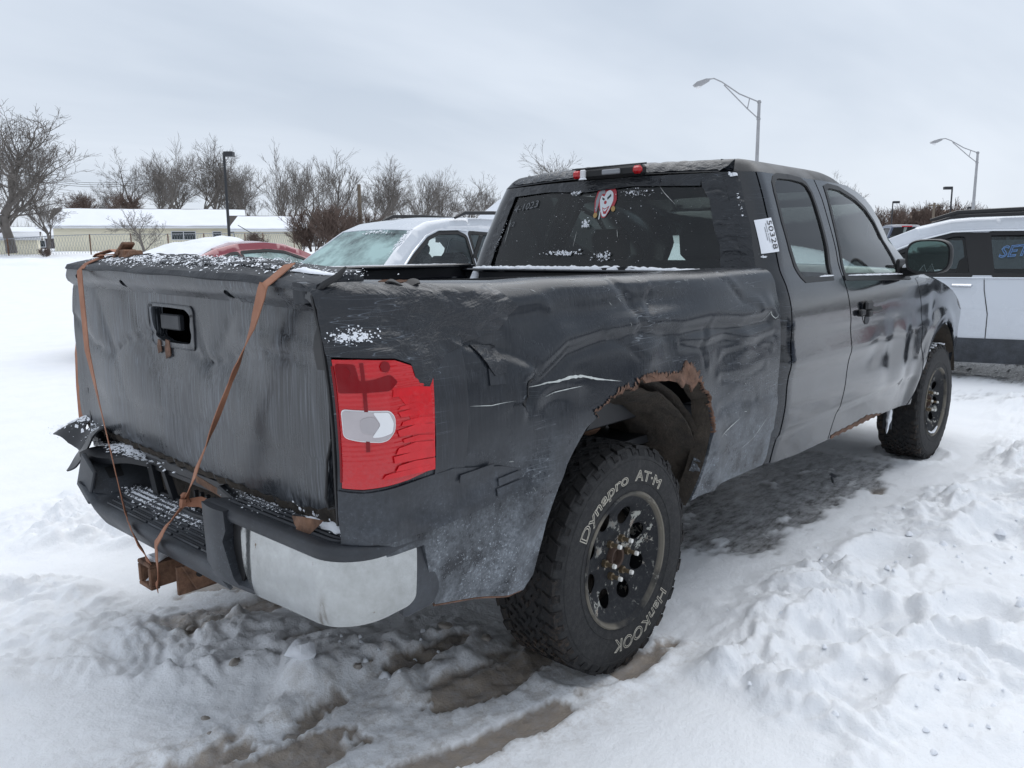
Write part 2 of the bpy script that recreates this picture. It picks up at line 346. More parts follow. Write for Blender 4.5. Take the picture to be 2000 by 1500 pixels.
t=NT('hazed_chrome'); n=t.noise(4,6,.6,lo=.3,hi=.7); n2=t.noise(35,6,.75,lo=.35,hi=.75); rs=t.ramp(t.noise(23,4,.6),.70,.74); M['chrome']=t.done(t.bsdf(col=t.mix(rs,t.mix(t.math('ADD',t.mul(n,.5),t.mul(n2,.4)),(.50,.515,.52),(.29,.295,.28)),(.12,.07,.04)),metal=t.ramp(n,0,1,.95,.75),rough=t.ramp(n2,0,1,.10,.28),normal=t.bump(n,.05,.01)))
t=NT('webbing_strap'); wv=t.noise(120,2,vec=t.obj((1,1,1))); M['strap']=t.done(t.bsdf(col=t.mix(t.noise(9,5,lo=.3,hi=.7),(.24,.10,.055),(.40,.19,.115)),rough=.8,normal=t.bump(wv,.5,.003)))
# snow
t=NT('snow_on_things'); n=t.noise(60,5,.6); M['snow']=t.done(t.bsdf(col=(.84,.86,.90),rough=.7,spec=.3,normal=t.bump(n,.6,.006)))
# lamp lenses
t=NT('red_lens'); n=t.noise(60,4,.7,lo=.4,hi=.8); ln=t.n('ShaderNodeTexWave',wave_type='BANDS',bands_direction='Z'); ln.inputs['Scale'].default_value=28; t.put(ln.inputs['Vector'],t.obj()); zd=t.ramp(t.z(),1.02,.9)
M['lens']=t.done(t.bsdf(col=t.mix(t.mul(t.mul(n,zd),.30),(.52,.003,.008),(.36,.09,.10)),rough=.10,spec=.5,coat=.3,normal=t.bump(t.math('ADD',ln.outputs['Fac'],t.mul(t.vor(90),1.2)),.22,.003),em=None))
M['darkred']=simple('deep_red_lens',(.20,.003,.007),.15,spec=.3); M['redtape']=simple('red_repair_tape',(.60,.005,.012),.25,nz=30,bump=.2,bs=30); M['clear']=simple('clear_reverse_lens',(.46,.42,.43),.15,.2,nz=8,var=.35)
M['cup']=simple('bulb_cup_grey',(.40,.37,.38),.3)  # plain grey for the bulb cup
M['whiteplastic']=simple('white_bulb_plastic',(.75,.75,.76),.3,coat=.6)
M['tint']=tinted('dark_tinted_glass',(.46,.53,.52),dust=.015); M['screen']=tinted('clear_screen_glass',(.80,.88,.86),dust=.02); M['glass']=tinted('green_glass',(.74,.86,.84),dust=.05); M['privacy']=tinted('privacy_glass',(.36,.42,.42)); M['wagonglass']=tinted('dark_wagon_glass',(.17,.20,.21)); M['snowglare']=tinted('snow_glare_windscreen',(.62,.84,.82),dust=.62,dcol=(.60,.82,.80),lo=.25,hi=.6)  # last one: pale teal film paints the bright snow seen in car screens
M['mirror']=simple('mirror_glass',(.26,.32,.31),.03,1.)
M['paper']=simple('white_paper',(.80,.82,.86),.6); M['ink']=simple('black_ink',(.02,.02,.02),.7); M['greyink']=simple('grey_ink',(.30,.31,.33),.7)
M['scratch']=simple('bare_metal_scratch',(.52,.54,.52),.5,nz=60)
M['seat']=simple('dark_seat_cloth',(.018,.018,.02),.8,nz=20); M['trim']=simple('grey_cabin_trim',(.08,.085,.09),.7)
# ---- truck body surfaces: every function maps flat sheet coordinates to metres
def smooth_table(vs, ys, n=400):
    vs=np.array(vs,float); ys=np.array(ys,float)
    m=np.gradient(ys,vs); t=np.linspace(vs[0],vs[-1],n)
    i=np.clip(np.searchsorted(vs,t)-1,0,len(vs)-2); h=vs[i+1]-vs[i]; s=(t-vs[i])/h
    y=(2*s**3-3*s**2+1)*ys[i]+(s**3-2*s**2+s)*h*m[i]+(-2*s**3+3*s**2)*ys[i+1]+(s**3-s**2)*h*m[i+1]
    return t,y
BV=[.42,.50,.60,.70,.76,.80,.95,1.10,1.22,1.28,1.31,1.335,1.37,1.42]
BY=[.925,.945,.966,.980,.986,.982,.985,.975,.953,.938,.921,.896,.86,.81]
BZ=[.42,.50,.60,.70,.76,.80,.95,1.10,1.22,1.28,1.307,1.322,1.328,1.327]
TBY=smooth_table(BV,BY); TBZ=smooth_table(BV,BZ)
CV=[.40,.50,.60,.72,.80,.92,1.08,1.20,1.26,1.30,1.40,1.55,1.68,1.76,1.84]
CY=[.915,.935,.958,.974,.975,.984,.975,.955,.935,.918,.890,.835,.782,.742,.690]
TCY=smooth_table(CV,CY)
def sag(u): return .012*np.exp(-((u+1.0)/.22)**2)-.004*np.exp(-((u-.2)/.5)**2)-.004*np.exp(-((u+.5)/.1)**2)
def bed_pt(u,v,off=0.,side=-1,dent=None):
    u=np.asarray(u,float); v=np.asarray(v,float)
    Y=np.interp(v,*TBY)+off; Z=np.interp(v,*TBZ)+sag(u)*np.clip((v-1.0)/.3,0,1)
    if dent is not None: Y=Y+dent(u,v)
    r=.12+off; a=np.clip((-.98-u)/.12,0,np.pi/2); ex=np.clip(-.98-.12*np.pi/2-u,0,None)
    x=np.where(u>=-.98,u,-.98-r*np.sin(a)); y=Y-np.where(u>=-.98,0,r*(1-np.cos(a))+ex)
    return np.stack([x,side*y,Z],-1)
CR0=.13; CU0=1.26
def cab_pt(u,v,off=0.,side=-1,dent=None):
    u=np.asarray(u,float); v=np.asarray(v,float)
    Y=np.interp(v,*TCY)+off
    Y=Y-.10*np.clip((u-2.9)/1.6,0,1)**2
    Y=Y-.11*np.clip((v-1.20)/.25,0,1)*np.clip((u-2.1)/1.0,0,1.1)**1.4
    if dent is not None: Y=Y+dent(u,v)
    lean=.22*np.clip(v-1.30,0,None)*np.clip((1.9-u)/.6,0,1)
    r=CR0+off; a=np.clip((CU0-u)/CR0,0,np.pi/2); ex=np.clip(CU0-CR0*np.pi/2-u,0,None)
    x=np.where(u>=CU0,u,CU0-r*np.sin(a))+lean; y=Y-np.where(u>=CU0,0,r*(1-np.cos(a))+ex)
    return np.stack([x,side*y,v],-1)
def back_pt(t,v,off=0.):
    "rear wall of the cab between its rounded corners, t from -1 (right) to 1 (left)"
    t=np.asarray(t,float); v=np.asarray(v,float); Y=np.interp(v,*TCY)-CR0
    return np.stack([CU0-CR0-off-.07*(1-t*t)+.22*np.clip(v-1.30,0,None),t*Y,v],-1)
GV=[.74,.78,.90,1.05,1.18,1.245,1.275,1.290,1.298,1.312,1.335,1.350,1.362,1.372,1.406,1.446,1.486]
GZ=[.74,.78,.90,1.05,1.18,1.245,1.275,1.290,1.298,1.312,1.335,1.350,1.359,1.361,1.366,1.373,1.380]
GX=[-1.040,-1.050,-1.058,-1.062,-1.060,-1.054,-1.052,-1.052,-1.066,-1.078,-1.083,-1.083,-1.077,-1.067,-1.034,-.998,-.960]
TGX=smooth_table(GV,GX,900)
TGZ=smooth_table(GV,GZ,900)
def gate_pt(y,v,off=0.,dent=None):
    y=np.asarray(y,float); v=np.asarray(v,float)
    X=np.interp(v,*TGX)-off*np.clip((1.40-v)/.05,0,1); Z=np.interp(v,*TGZ)+off*np.clip((v-1.37)/.03,0,1)
    Z=Z+.010*np.clip((v-1.0)/.35,0,1)*y/.8+.012*np.clip((v-1.39)/.06,0,1)*np.clip(1-y*y/.6,0,1)-.012*np.clip((v-1.2)/.15,0,1)*np.clip((-y-.5)/.3,0,1)
    X=X+.052*np.clip((y+.86)/1.65,0,1)
    if dent is not None: X=X-dent(y,v)*np.clip((1.33-v)/.05,0,1)
    return np.stack([X,y,Z],-1)
# ================================================================== THE PICKUP TRUCK
def pdist(u,v,poly):
    d=np.full(np.shape(u),9.); sd=np.zeros(np.shape(u)); P=[np.array(p) for p in poly]
    for a,b in zip(P[:-1],P[1:]):
        ab=b-a; L=ab@ab; t=np.clip(((u-a[0])*ab[0]+(v-a[1])*ab[1])/L,0,1); dx=u-a[0]-t*ab[0]; dy=v-a[1]-t*ab[1]; dd=np.hypot(dx,dy); s=np.sign(ab[0]*dy-ab[1]*dx); m=dd<d; d=np.where(m,dd,d); sd=np.where(m,s*dd,sd)
    return d,sd
def G2(u,v,cx,cy,sx,sy,rot=0):
    c,s=math.cos(rot),math.sin(rot); a=(u-cx)*c+(v-cy)*s; b=-(u-cx)*s+(v-cy)*c
    return np.exp(-(a/sx)**2-(b/sy)**2)
ARCH=[(-0.492,0.435),(-0.458,0.474),(-0.45,.55),(-0.438,0.632),(-0.42,.68),(-0.396,0.732),(-.355,.79),(-0.308,0.836),(-0.261,0.882),(-0.205,0.908),(-0.221,0.926),(-0.19,.93),(-0.174,0.94),(-0.150,0.943),(-.14,.958),(-0.118,0.955),(-.10,.968),(-0.078,0.961),(-.06,.975),(-0.036,0.973),(-.01,.962),(0.008,0.968),(0.029,0.993),(0.055,.991),(0.075,1.002),(0.114,0.987),(0.162,0.989),(0.19,.978),(0.227,0.980),(0.277,0.974),(0.30,.99),(0.323,0.995),(0.347,0.968),(0.362,.99),(0.385,0.975),(0.401,0.946),(.43,.93),(0.451,0.899),(.48,.888),(0.507,0.864),(.498,.84),(0.506,0.818),(.515,.79),(0.508,0.759),(.512,.73),(0.506,0.701),(0.500,0.621),(0.483,0.543),(0.454,0.473)]
FARCH=[(3.19,.43),(3.25,.50),(3.275,.62),(3.31,.72),(3.38,.80),(3.48,.86),(3.62,.895),(3.78,.90),(3.93,.88),(4.06,.82),(4.15,.72),(4.20,.60),(4.21,.48)]
def bed_dent(u,v):
    d=0*u
    # flared lip round the wheel opening
    r=np.hypot(u-.02,v-.42); d=d+.016*np.exp(-((r-.60)/.055)**2)*(np.clip((.95-v)/.3,0,1))*(u>-.8)
    r2=np.hypot(u-.03,(v-.40)); d=d+.012*np.clip(1-(r2-.52)/.20,0,1)*np.clip((r2-.3)/.2,0,1)*(u>-.8)
    # long crumple running forward over the wheel
    dd,s=pdist(u,v,[(-.50,1.03),(-.40,1.075),(-.324,1.112),(-.143,1.133),(.056,1.14),(.30,1.118),(.50,1.123),(.75,1.105),(1.0,1.114)])
    d=d-.015*np.exp(-(dd/.022)**2)+.020*np.exp(-((s-.05)/.05)**2)
    d=d-.020*G2(u,v,.05,1.225,.35,.045,.08)+.010*G2(u,v,.55,1.24,.22,.05)-.008*G2(u,v,-.25,1.21,.14,.07,-.5)
    d=d-.016*G2(u,v,-.505,1.02,.022,.045)-.012*G2(u,v,-.40,.985,.06,.03,.2)+.008*G2(u,v,-.33,1.02,.07,.03)
    dd,s=pdist(u,v,[(-.716,1.177),(-.562,1.136),(-.485,1.094),(-.481,1.043),(-.506,.996)]); d=d-.009*np.exp(-(dd/.014)**2)+.006*np.exp(-((s+.03)/.03)**2)
    d=d+.010*G2(u,v,.10,1.07,.06,.05)-.009*G2(u,v,.22,1.09,.05,.06)-.012*G2(u,v,.62,1.01,.10,.08,.4)+.010*G2(u,v,.78,1.05,.08,.05,-.3)
    dd,s=pdist(u,v,[(-.03,1.31),(.03,1.25),(.06,1.17)]); d=d-.008*np.exp(-(dd/.02)**2)
    dd,s=pdist(u,v,[(.30,1.08),(.45,1.055),(.62,1.07),(.85,1.035),(1.05,1.05)]); d=d-.006*np.exp(-(dd/.015)**2)+.004*np.exp(-((s-.03)/.025)**2)
    for i in range(9): # ripples ahead of the wheel
        d=d+.0018*math.sin(i*2.3)*G2(u,v,.62+.055*i,.98-.035*i+.05*math.sin(i*1.7),.16,.018,-.25+.1*math.sin(i))
    # crushed rear corner under the tape
    d=d-.020*G2(u,v,-.78,1.20,.14,.06,-.25)-.012*G2(u,v,-1.0,1.24,.10,.05)+.006*G2(u,v,-.66,1.27,.08,.04)-.014*G2(u,v,-.60,1.15,.05,.05)
    d=d-.008*G2(u,v,-.85,.80,.2,.06)+.006*G2(u,v,-.7,.70,.18,.04)
    for P_,a,w in (([(-.10,1.135),(.0,1.09),(.05,1.05)],.006,.012),([(.056,1.14),(.12,1.19),(.16,1.26)],.007,.014),([(.49,1.123),(.44,1.06),(.47,1.0)],.006,.012),([(.62,1.0),(.80,1.03),(1.0,1.0)],.006,.012),([(.60,.92),(.78,.90),(.95,.93)],.005,.012),([(-.72,1.29),(-.55,1.235),(-.42,1.24)],.007,.014),([(.70,1.27),(.78,1.20),(.90,1.17)],.006,.014),([(.58,.80),(.72,.83),(.9,.80)],.004,.012)):
        dd,s=pdist(u,v,P_); d=d-a*.8*np.exp(-dd/(w*.8))+a*.5*np.exp(-((s-w*2.5)/(w*1.6))**2)
    # sharp feature line low on the panel
    d=d-.008*np.clip((.64-v)/.02,0,1)*(u>.5)
    return d
def cab_dent(u,v):
    d=0*u
    r=np.hypot((u-3.73)/1.04,(v-.42)); d=d+.020*np.exp(-((r-.52)/.07)**2)*(u>2.9)
    d=d-.010*np.clip((.605+.02*(u-2)-v)/.02,0,1)*np.clip((3.2-u)/.1,0,1)
    d=d-.010*G2(u,v,2.62,.80,.11,.16,.1)+.004*G2(u,v,2.84,.82,.07,.12)-.006*G2(u,v,2.95,.72,.06,.2)-.006*G2(u,v,2.35,.86,.12,.07,.3)
    d=d+.006*np.exp(-((v-.90)/.03)**2)*np.clip((3-u),0,1)-.006*np.exp(-((v-1.0)/.05)**2)
    d=d-.007*G2(u,v,3.45,1.02,.10,.10)
    return d
def gate_dent(y,v):
    d=0*y
    d=d-.022*G2(y,v,.0,1.14,.45,.12)-.010*G2(y,v,-.38,1.12,.16,.07,.25)-.008*G2(y,v,.50,1.12,.12,.07,-.3)
    for P_,a,w in (([(.82,1.17),(.66,1.082),(.50,1.07),(.374,1.122),(.158,1.165)],.010,.016),([(-.12,1.12),(-.207,1.095),(-.30,1.115),(-.409,1.142),(-.621,1.161),(-.762,1.168)],.010,.016),([(-.207,1.095),(-.30,1.17),(-.36,1.23)],.006,.025),([(-.207,1.095),(-.16,1.18)],.005,.02),([(-.78,1.20),(-.60,1.225),(-.45,1.20)],.005,.014),([(.50,1.07),(.56,1.16)],.006,.03)):
        dd,s=pdist(y,v,P_); d=d-a*np.exp(-dd/w)+a*.5*np.exp(-dd/(w*5))*(s<0)
    d=d+.006*G2(y,v,-.55,.95,.25,.15,.3)-.005*G2(y,v,-.25,.90,.25,.10)-.008*G2(y,v,.72,.95,.12,.20)
    d=d-.003*np.exp(-((v-.90)/.01)**2)
    return d
truck=thing('pickup_truck','black wrecked pickup truck patched with tape, tailgate strapped shut, standing in the snow','pickup truck')
fb=lambda u,v:bed_pt(u,v,0,-1,bed_dent)
# ---- right bed side
LENS=[(-1.112,1.168),(-1.05,1.166),(-.964,1.158),(-.918,1.142),(-.892,1.122),(-.851,1.108),(-.864,.884),(-.95,.872),(-1.06,.868),(-1.112,.872)]
OUT=[(-1.122,.70),(-1.122,1.34),(-1.115,1.40),(-1.0,1.42),(1.09,1.42),(1.10,1.36),(1.112,1.27),(1.114,1.15),(1.108,1.0),(1.103,.92),(1.102,.80),(1.100,.68),(1.118,.50),(1.10,.474),(.80,.478),(.60,.476)]+ARCH[::-1]+[(-.56,.447),(-.703,.483),(-.839,.515),(-.87,.60),(-.90,.70)]
bed=sheet('bed_side',fb,OUT,M['bed'],truck,holes=[[(u,v) for u,v in LENS]],h=.013,flange=.05,label='black rear side panel, dented and rusted through round the wheel')
# small torn hole on top of the rail, with curled metal
TH=[(-.93,1.33),(-.86,1.345),(-.82,1.338),(-.83,1.32),(-.90,1.318)]
sheet('torn_metal_flap',lambda u,v:bed_pt(u,v,.004,-1,bed_dent)+np.stack([0*u,0*u,.010*np.sin((u+.95)*40)**2],-1),TH,M['black'],truck,h=.01,flange=.004)
MB().tube([tuple(bed_pt(u,1.345,.008+.004*math.sin(u*90))) for u in np.linspace(-.94,-.82,9)],[.002,.005,.006,.004,.006,.005,.006,.004,.001],5).obj('torn_metal_curl',M['rust2'],truck)
# rusty torn edge: flakes standing on the rim of the hole
m=MB(); R0=random.Random(3)
for (a,b) in zip(ARCH[9:-5],ARCH[10:-4]):
    a=np.array(a);b=np.array(b);L=np.linalg.norm(b-a); n=max(2,int(L/.006)); t_=(b-a)/L; nn=np.array([-t_[1],t_[0]])
    for k in range(n):
        p=a+(b-a)*k/n; w=.003+.004*R0.random(); w2=.003+.022*R0.random()**2.2*(1.2 if a[1]>.93 else .35)
        q=[p-t_*w,p+t_*w,p+t_*w*.6+nn*w2,p-t_*w*.5+nn*w2*R0.uniform(.6,1.1)]
        o0=.003;o1=.005+.010*R0.random()
        V=[bed_pt(*q[i],(o0 if i<2 else o1*.4),-1,bed_dent) for i in range(4)]+[bed_pt(*(p-nn*.010*R0.random()+t_*R0.uniform(-w,w)),-.006-.014*R0.random(),-1,bed_dent)]
        m.add(V,[(0,1,2,3),(1,0,4)])
m.obj('rusted_edge',M['rust2'],truck,kind='stuff',smooth=False)
sheet('rusty_tear_above_arch',lambda u,v:bed_pt(u,v,.002+.004*np.sin(u*60+v*50),-1,bed_dent),[(.03,.998),(.075,1.008),(.12,.992),(.16,.996),(.22,.986),(.27,.985),(.30,1.005),(.325,1.022),(.345,1.0),(.362,1.012),(.385,.985),(.41,.955),(.385,.925),(.36,.905),(.35,.93),(.31,.945),(.285,.93),(.26,.952),(.21,.965),(.15,.972),(.10,.975),(.05,.978)],M['rust2'],truck,h=.008,flange=.006)
m=MB()  # inner lip of the opening
for q in (([(.40,.955),(.45,.90),(.495,.865),(.492,.80),(.497,.74),(.495,.66),(.485,.58),(.462,.50),(.44,.455)],.0,.06),([(-.50,.43),(-.44,.62),(-.395,.73),(-.31,.833),(-.21,.905)],-.004,.03)):
    pts=q[0]; A=[bed_pt(u,v,-.006,-1,bed_dent) for u,v in dens(pts,.03,False)]; c=np.array([.02,0,.40]); B=[]
    for p in A:
        e=c-p; e[1]=0; e/=np.linalg.norm(e); B.append(p+e*q[2]*.35+np.array([0,q[2],0]))
    n=len(A); MB_=MB(); MB_.add(A+B,[(i,i+1,n+i+1,n+i) for i in range(n-1)]); MB_.obj('arch_lip',M['liner'],truck)
# underlip strip along the rear lower edge
MB().tube([tuple(bed_pt(u,v,-.004,-1,bed_dent)) for u,v in dens([(-.84,.513),(-.703,.481),(-.56,.445),(-.50,.437)],.02,False)],.0045,5).obj('rusted_hem',M['rust2'],truck)
# bed inner wall + left side
sheet('bed_inner_wall',lambda u,v:np.stack([u,-.80+0*u,v],-1),[(-1.0,.80),(1.05,.80),(1.05,1.32),(-1.0,1.332)],M['inner'],truck,h=.12,out=(0,1,0),flange=.004)
def left_pt(u,v,off=0.):
    p=bed_pt(u,v,off,1,lambda a,b:-.055*np.exp(-((a+1.1)/.35)**2)*1.0-.012*np.exp(-((a+1.)/.2)**2*np.cos(b*20)**2)); p[...,0]+=.165*np.clip((-.3-u)/.8,0,1); return p
sheet('bed_side',left_pt,[(-1.178,.70),(-1.178,1.34),(-1.17,1.40),(-1.0,1.42),(1.10,1.42),(1.10,.48),(.52,.48),(.50,.70),(.40,.84),(.2,.92),(0,.935),(-.2,.90),(-.36,.80),(-.44,.64),(-.47,.46),(-.80,.52)],M['bed'],truck,h=.03,out=(0,1,0),flange=.03,label='black side panel on the far side')
LL=[(-1.15,1.17),(-.96,1.16),(-.87,1.12),(-.87,.88),(-1.15,.87)]
sheet('tail_light',lambda u,v:left_pt(u,v,.012),rpoly(LL,.02),M['lens'],truck,h=.02,out=(-1,1,0),flange=.02,label='red tail light on the far side, mostly hidden')
for (u0,v0) in ((-1.12,1.21),(-1.12,1.16)):
    sheet('tape_patch',lambda u,v:left_pt(u,v,.016)+.004*np.stack([np.sin(v*150),np.cos(v*130),0*v],-1),[(u0-.01,v0-.04),(u0+.14,v0-.035),(u0+.13,v0+.045),(u0-.01,v0+.05)],M['tape'],truck,h=.012,out=(-1,1,0),flange=.003)
# far rail cap with its flange, and inner left wall
sheet('rail_cap',lambda u,v:np.stack([u,.80+0*u+np.clip(1.33-v,0,.06)*0,v],-1),[(-.98,1.20),(1.04,1.20),(1.04,1.318),(-.98,1.345)],M['inner'],truck,h=.1,out=(0,-1,0),flange=.01)
MB().box((.03,.79,1.325),(2.02,.035,.020),bev=.006).box((.03,.785,1.262),(2.02,.018,.010)).obj('rail_lip',M['cab'],truck)
sheet('bed_inner_wall',lambda u,v:np.stack([u,.79+0*u,v],-1),[(-1.0,.70),(1.04,.70),(1.04,1.20),(-1.0,1.20)],M['inner'],truck,h=.15,out=(0,-1,0),flange=.01)
MB().box((.03,0,.70),(2.06,1.58,.03)).obj('bed_floor',M['inner'],truck)
# bulkhead at the front of the bed
def bulk(u,v): return np.stack([1.0+.0*u+.004*np.sin(u*9),u,v],-1)
sheet('bulkhead',bulk,[(-.80,.72),(.79,.72),(.79,1.300),(.4,1.316),(.0,1.312),(-.25,1.324),(-.5,1.306),(-.80,1.308)],M['inner'],truck,h=.06,out=(-1,0,0),flange=.05)
MB().box((1.012,0,1.302),(.07,1.64,.016),bev=.006).obj('bulkhead_cap',M['cab'],truck)
# snow lying on the bulkhead and rails
def drift(name,pts,wf,hf,seed,mat=M['snow'],parent=truck,n=9,up=(0,0,1)):
    m=MB(); P=[Vector(p) for p in pts]; Q=[]
    L=sum((b-a).length for a,b in zip(P[:-1],P[1:])); k=max(3,int(L/.012))
    for i in range(k+1):
        s=i/k*(len(P)-1); j=min(int(s),len(P)-2); Q.append(P[j].lerp(P[j+1],s-j))
    V=[]
    for i,p in enumerate(Q):
        t=(Q[min(i+1,k)]-Q[max(i-1,0)]).normalized(); s=t.cross(Vector(up)).normalized(); e=math.sin(math.pi*min(1,max(0,i/k)))**.3
        w=wf(i/k)*(.7+.6*mn.noise(p*22+Vector((seed,0,0))))*e; h=hf(i/k)*(.7+.9*abs(mn.noise(p*30+Vector((0,seed,0)))))*e+.001
        for a in range(n):
            f=a/(n-1)*math.pi; V.append(p+s*(-math.cos(f))*w/2+Vector(up)*(math.sin(f)*h*(1+.35*mn.noise(p*70+Vector((a*.7,seed,0))))-.002))
    m.add(V,[(i*n+a,i*n+a+1,(i+1)*n+a+1,(i+1)*n+a) for i in range(k) for a in range(n-1)]); return m.obj(name,mat,parent,kind='stuff')
drift('snow',[(1.01,.74,1.311),(1.0,.3,1.312),(1.01,-.1,1.311),(1.01,-.45,1.311),(1.03,-.80,1.311)],lambda s:.06-.02*s,lambda s:.020-.010*s,1)
drift('snow',[(.9,.74,1.16),(.96,.72,1.20),(.99,.70,1.27),(1.0,.69,1.32)],lambda s:.05,lambda s:.02,2,up=(-.8,-.5,.2))
drift('snow',[(.96,.66,1.19),(.97,.56,1.195)],lambda s:.05,lambda s:.025,4)
drift('snow',[(-.9,.80,1.338),(.95,.80,1.336)],lambda s:.018,lambda s:.003,5)
def patchy(name,fn,cx,cy,w,h,n,seed,size=.010,parent=truck,off=.001,flat=.5):
    "a scatter of snow crumbs stuck on a surface"
    R=random.Random(seed); m=MB()
    n=int(n*1.9)
    for i in range(n):
        a=cx+R.gauss(0,w/2.2); b=cy+R.gauss(0,h/2.2); s=size*.62*R.uniform(.2,1)**1.3*(1.6 if i<n*.2 else .8); p0=np.array(fn(a,b)); px=np.array(fn(a+.003,b))-p0; py=np.array(fn(a,b+.003))-p0
        px/=np.linalg.norm(px)+1e-9; py/=np.linalg.norm(py)+1e-9; nn=np.cross(px,py); nn/=np.linalg.norm(nn)+1e-9
        if nn[0]+nn[1]-nn[2]>0: nn=-nn
        k=7; ph=R.random()*6; V=[p0+nn*(off+s*flat)]
        for q in range(k):
            t=2*math.pi*q/k; r=s*R.uniform(.6,1.3); V.append(p0+px*math.cos(t+ph)*r*1.2+py*math.sin(t+ph)*r+nn*off*.2)
        m.add(V,[(0,1+q,1+(q+1)%k) for q in range(k)])
    return m.obj(name,M['snow'],parent,kind='stuff',ang=80)
patchy('snow',lambda a,b:bed_pt(a,b,.009,-1,bed_dent),-1.05,1.212,.050,.016,150,5,.0045)
patchy('snow',lambda a,b:bed_pt(a,b,.002,-1,bed_dent),-.90,1.31,.05,.008,25,6,.006)
# ---- tail light (right)
ins=lambda q,d:inset(q,d)
tl=sheet('tail_light',lambda u,v:bed_pt(u,v,.006,-1),inset(LENS,.004),M['lens'],truck,h=.014,flange=.03,out=(-1,-1,0),label='cracked red tail light held on with red tape')
def onl(name,poly,mat,off,r=.0,h=.012,fl=.004): return sheet(name,lambda u,v:bed_pt(u,v,off,-1),rpoly(poly,r) if r else poly,mat,tl,h=h,flange=.0012,out=(-1,-1,0))
REV=[(-1.098,1.055),(-.996,1.045),(-.985,1.03),(-.986,1.003),(-1.004,.984),(-1.02,.981),(-1.069,.988),(-1.097,.996)]
onl('reverse_lens',REV,M['clear'],.011,.010); onl('lens_rim',inset(REV,-.0025),M['whiteplastic'],.0085,.012); onl('bulb_cup',[(-1.035,1.048),(-1.000,1.044),(-.990,1.02),(-.995,.998),(-1.02,.992),(-1.04,.993),(-1.02,1.02)],M['whiteplastic'],.0125,.006)
onl('bulb_cup',[(-1.062,1.035),(-1.035,1.04),(-1.022,1.02),(-1.034,1.0),(-1.06,1.005)],M['cup'],.0128,.01)
onl('lens_segment',[(-1.102,1.155),(-1.06,1.152),(-1.055,1.115),(-1.02,1.118),(-.985,1.125),(-.965,1.107),(-.99,1.09),(-1.102,1.092)],M['darkred'],.0085,.006)
for (cu,cv,rr) in ((-1.085,1.135,.014),(-.995,1.143,.012)): onl('bulb_circle',[(cu+rr*math.cos(a),cv+rr*math.sin(a)) for a in np.linspace(0,2*math.pi,12,endpoint=False)],M['darkred'],.0095)  # dark red circles on the lens
onl('lens_divider',[(-1.050,1.155),(-1.042,1.155),(-1.045,.96),(-1.053,.96)],M['darkred'],.0086); onl('lens_segment',[(-1.111,1.15),(-1.105,1.15),(-1.107,.89),(-1.111,.89)],M['darkred'],.0086)
onl('repair_tape',[(-.985,1.095),(-.866,1.085),(-.870,.90),(-.93,.895),(-.955,.93),(-.93,.99),(-.945,1.05)],M['redtape'],.0072)
R0=random.Random(5)
for i,(u0,v0,w,hh) in enumerate([(-.985,1.075,.125,.016),(-.97,1.045,.10,.010),(-.965,1.028,.105,.016),(-.965,1.008,.105,.014),(-.975,.985,.118,.020),(-.965,.968,.10,.010),(-.985,.945,.118,.018),(-.990,.925,.115,.020),(-.985,.905,.11,.016),(-1.02,.892,.05,.014)]):
    j=[R0.uniform(-.004,.004) for _ in range(6)]
    onl('repair_tape_strip',[(u0+j[0],v0),(-.868,v0-.006),(-.868,v0-.006+hh),(u0+w*.5,v0+hh+j[3]*.5),(u0+j[4]*2,v0+hh*.8+j[5]*.5)],M['redtape'],.0080+.0003*i)
# ---- tape patches
def tapep(poly,off=.006,wr=.003,mat='tape',fn=None,h=.013,label=None,sc=1.,out=(0,-1,0)):
    base=fn or (lambda u,v,o:bed_pt(u,v,o,-1,bed_dent))
    def f(u,v):
        u=np.asarray(u,float);v=np.asarray(v,float)
        n=pnoise(u*18*sc+v*10+5,v*38*sc)+.6*np.abs(pnoise(u*40*sc,v*60*sc+u*20))
        return base(u,v,off+wr*n)
    return sheet('tape_patch',f,poly,M[mat],truck,h=h,flange=.003,label=label,out=out)
tapep([(-1.121,1.345),(-1.0,1.352),(-.80,1.335),(-.70,1.30),(-.60,1.33),(-.52,1.26),(-.60,1.20),(-.66,1.19),(-.72,1.175),(-.80,1.15),(-.851,1.113),(-.875,1.078),(-.905,1.088),(-.918,1.142),(-.964,1.158),(-1.05,1.166),(-1.11,1.170),(-1.121,1.175)],.007,.0042,h=.011,label='wrinkled black tape over the crushed rear corner')
tapep([(-.855,1.108),(-.80,1.16),(-.74,1.17),(-.745,1.0),(-.76,.86),(-.80,.82),(-.862,.85)],.004,.0012,'flat_tape',sc=.5)
tapep([(-.70,1.17),(-.61,1.16),(-.585,1.12),(-.60,1.09),(-.64,1.085),(-.66,1.11)],.006,.003,'tape',h=.009)
tapep([(-.66,1.105),(-.61,1.10),(-.605,1.06),(-.66,1.062)],.004,.001,'flat_tape')
tapep([(-1.12,.868),(-1.06,.862),(-.95,.866),(-.80,.872),(-.62,.84),(-.56,.82),(-.555,.76),(-.70,.745),(-.85,.735),(-1.0,.735),(-1.118,.742)],.005,.0032,'flat_tape',h=.013,label='dirty black tape strips under the tail light',sc=.7)
for i,(a,b,c_) in enumerate([(-.64,.79,.09),(-.65,.765,.10),(-.78,.83,.12)]):
    tapep([(a,b),(a+c_,b+.008),(a+c_,b+.026),(a,b+.02)],.0095+.001*i,.0012,'flat_tape')
sheet('taped_hole',lambda u,v:bed_pt(u,v,.003,-1,bed_dent),rpoly([(-.532,1.06),(-.500,1.062),(-.492,1.03),(-.500,.992),(-.53,.985),(-.545,1.0)],.01),M['black'],truck,h=.01,flange=.002)
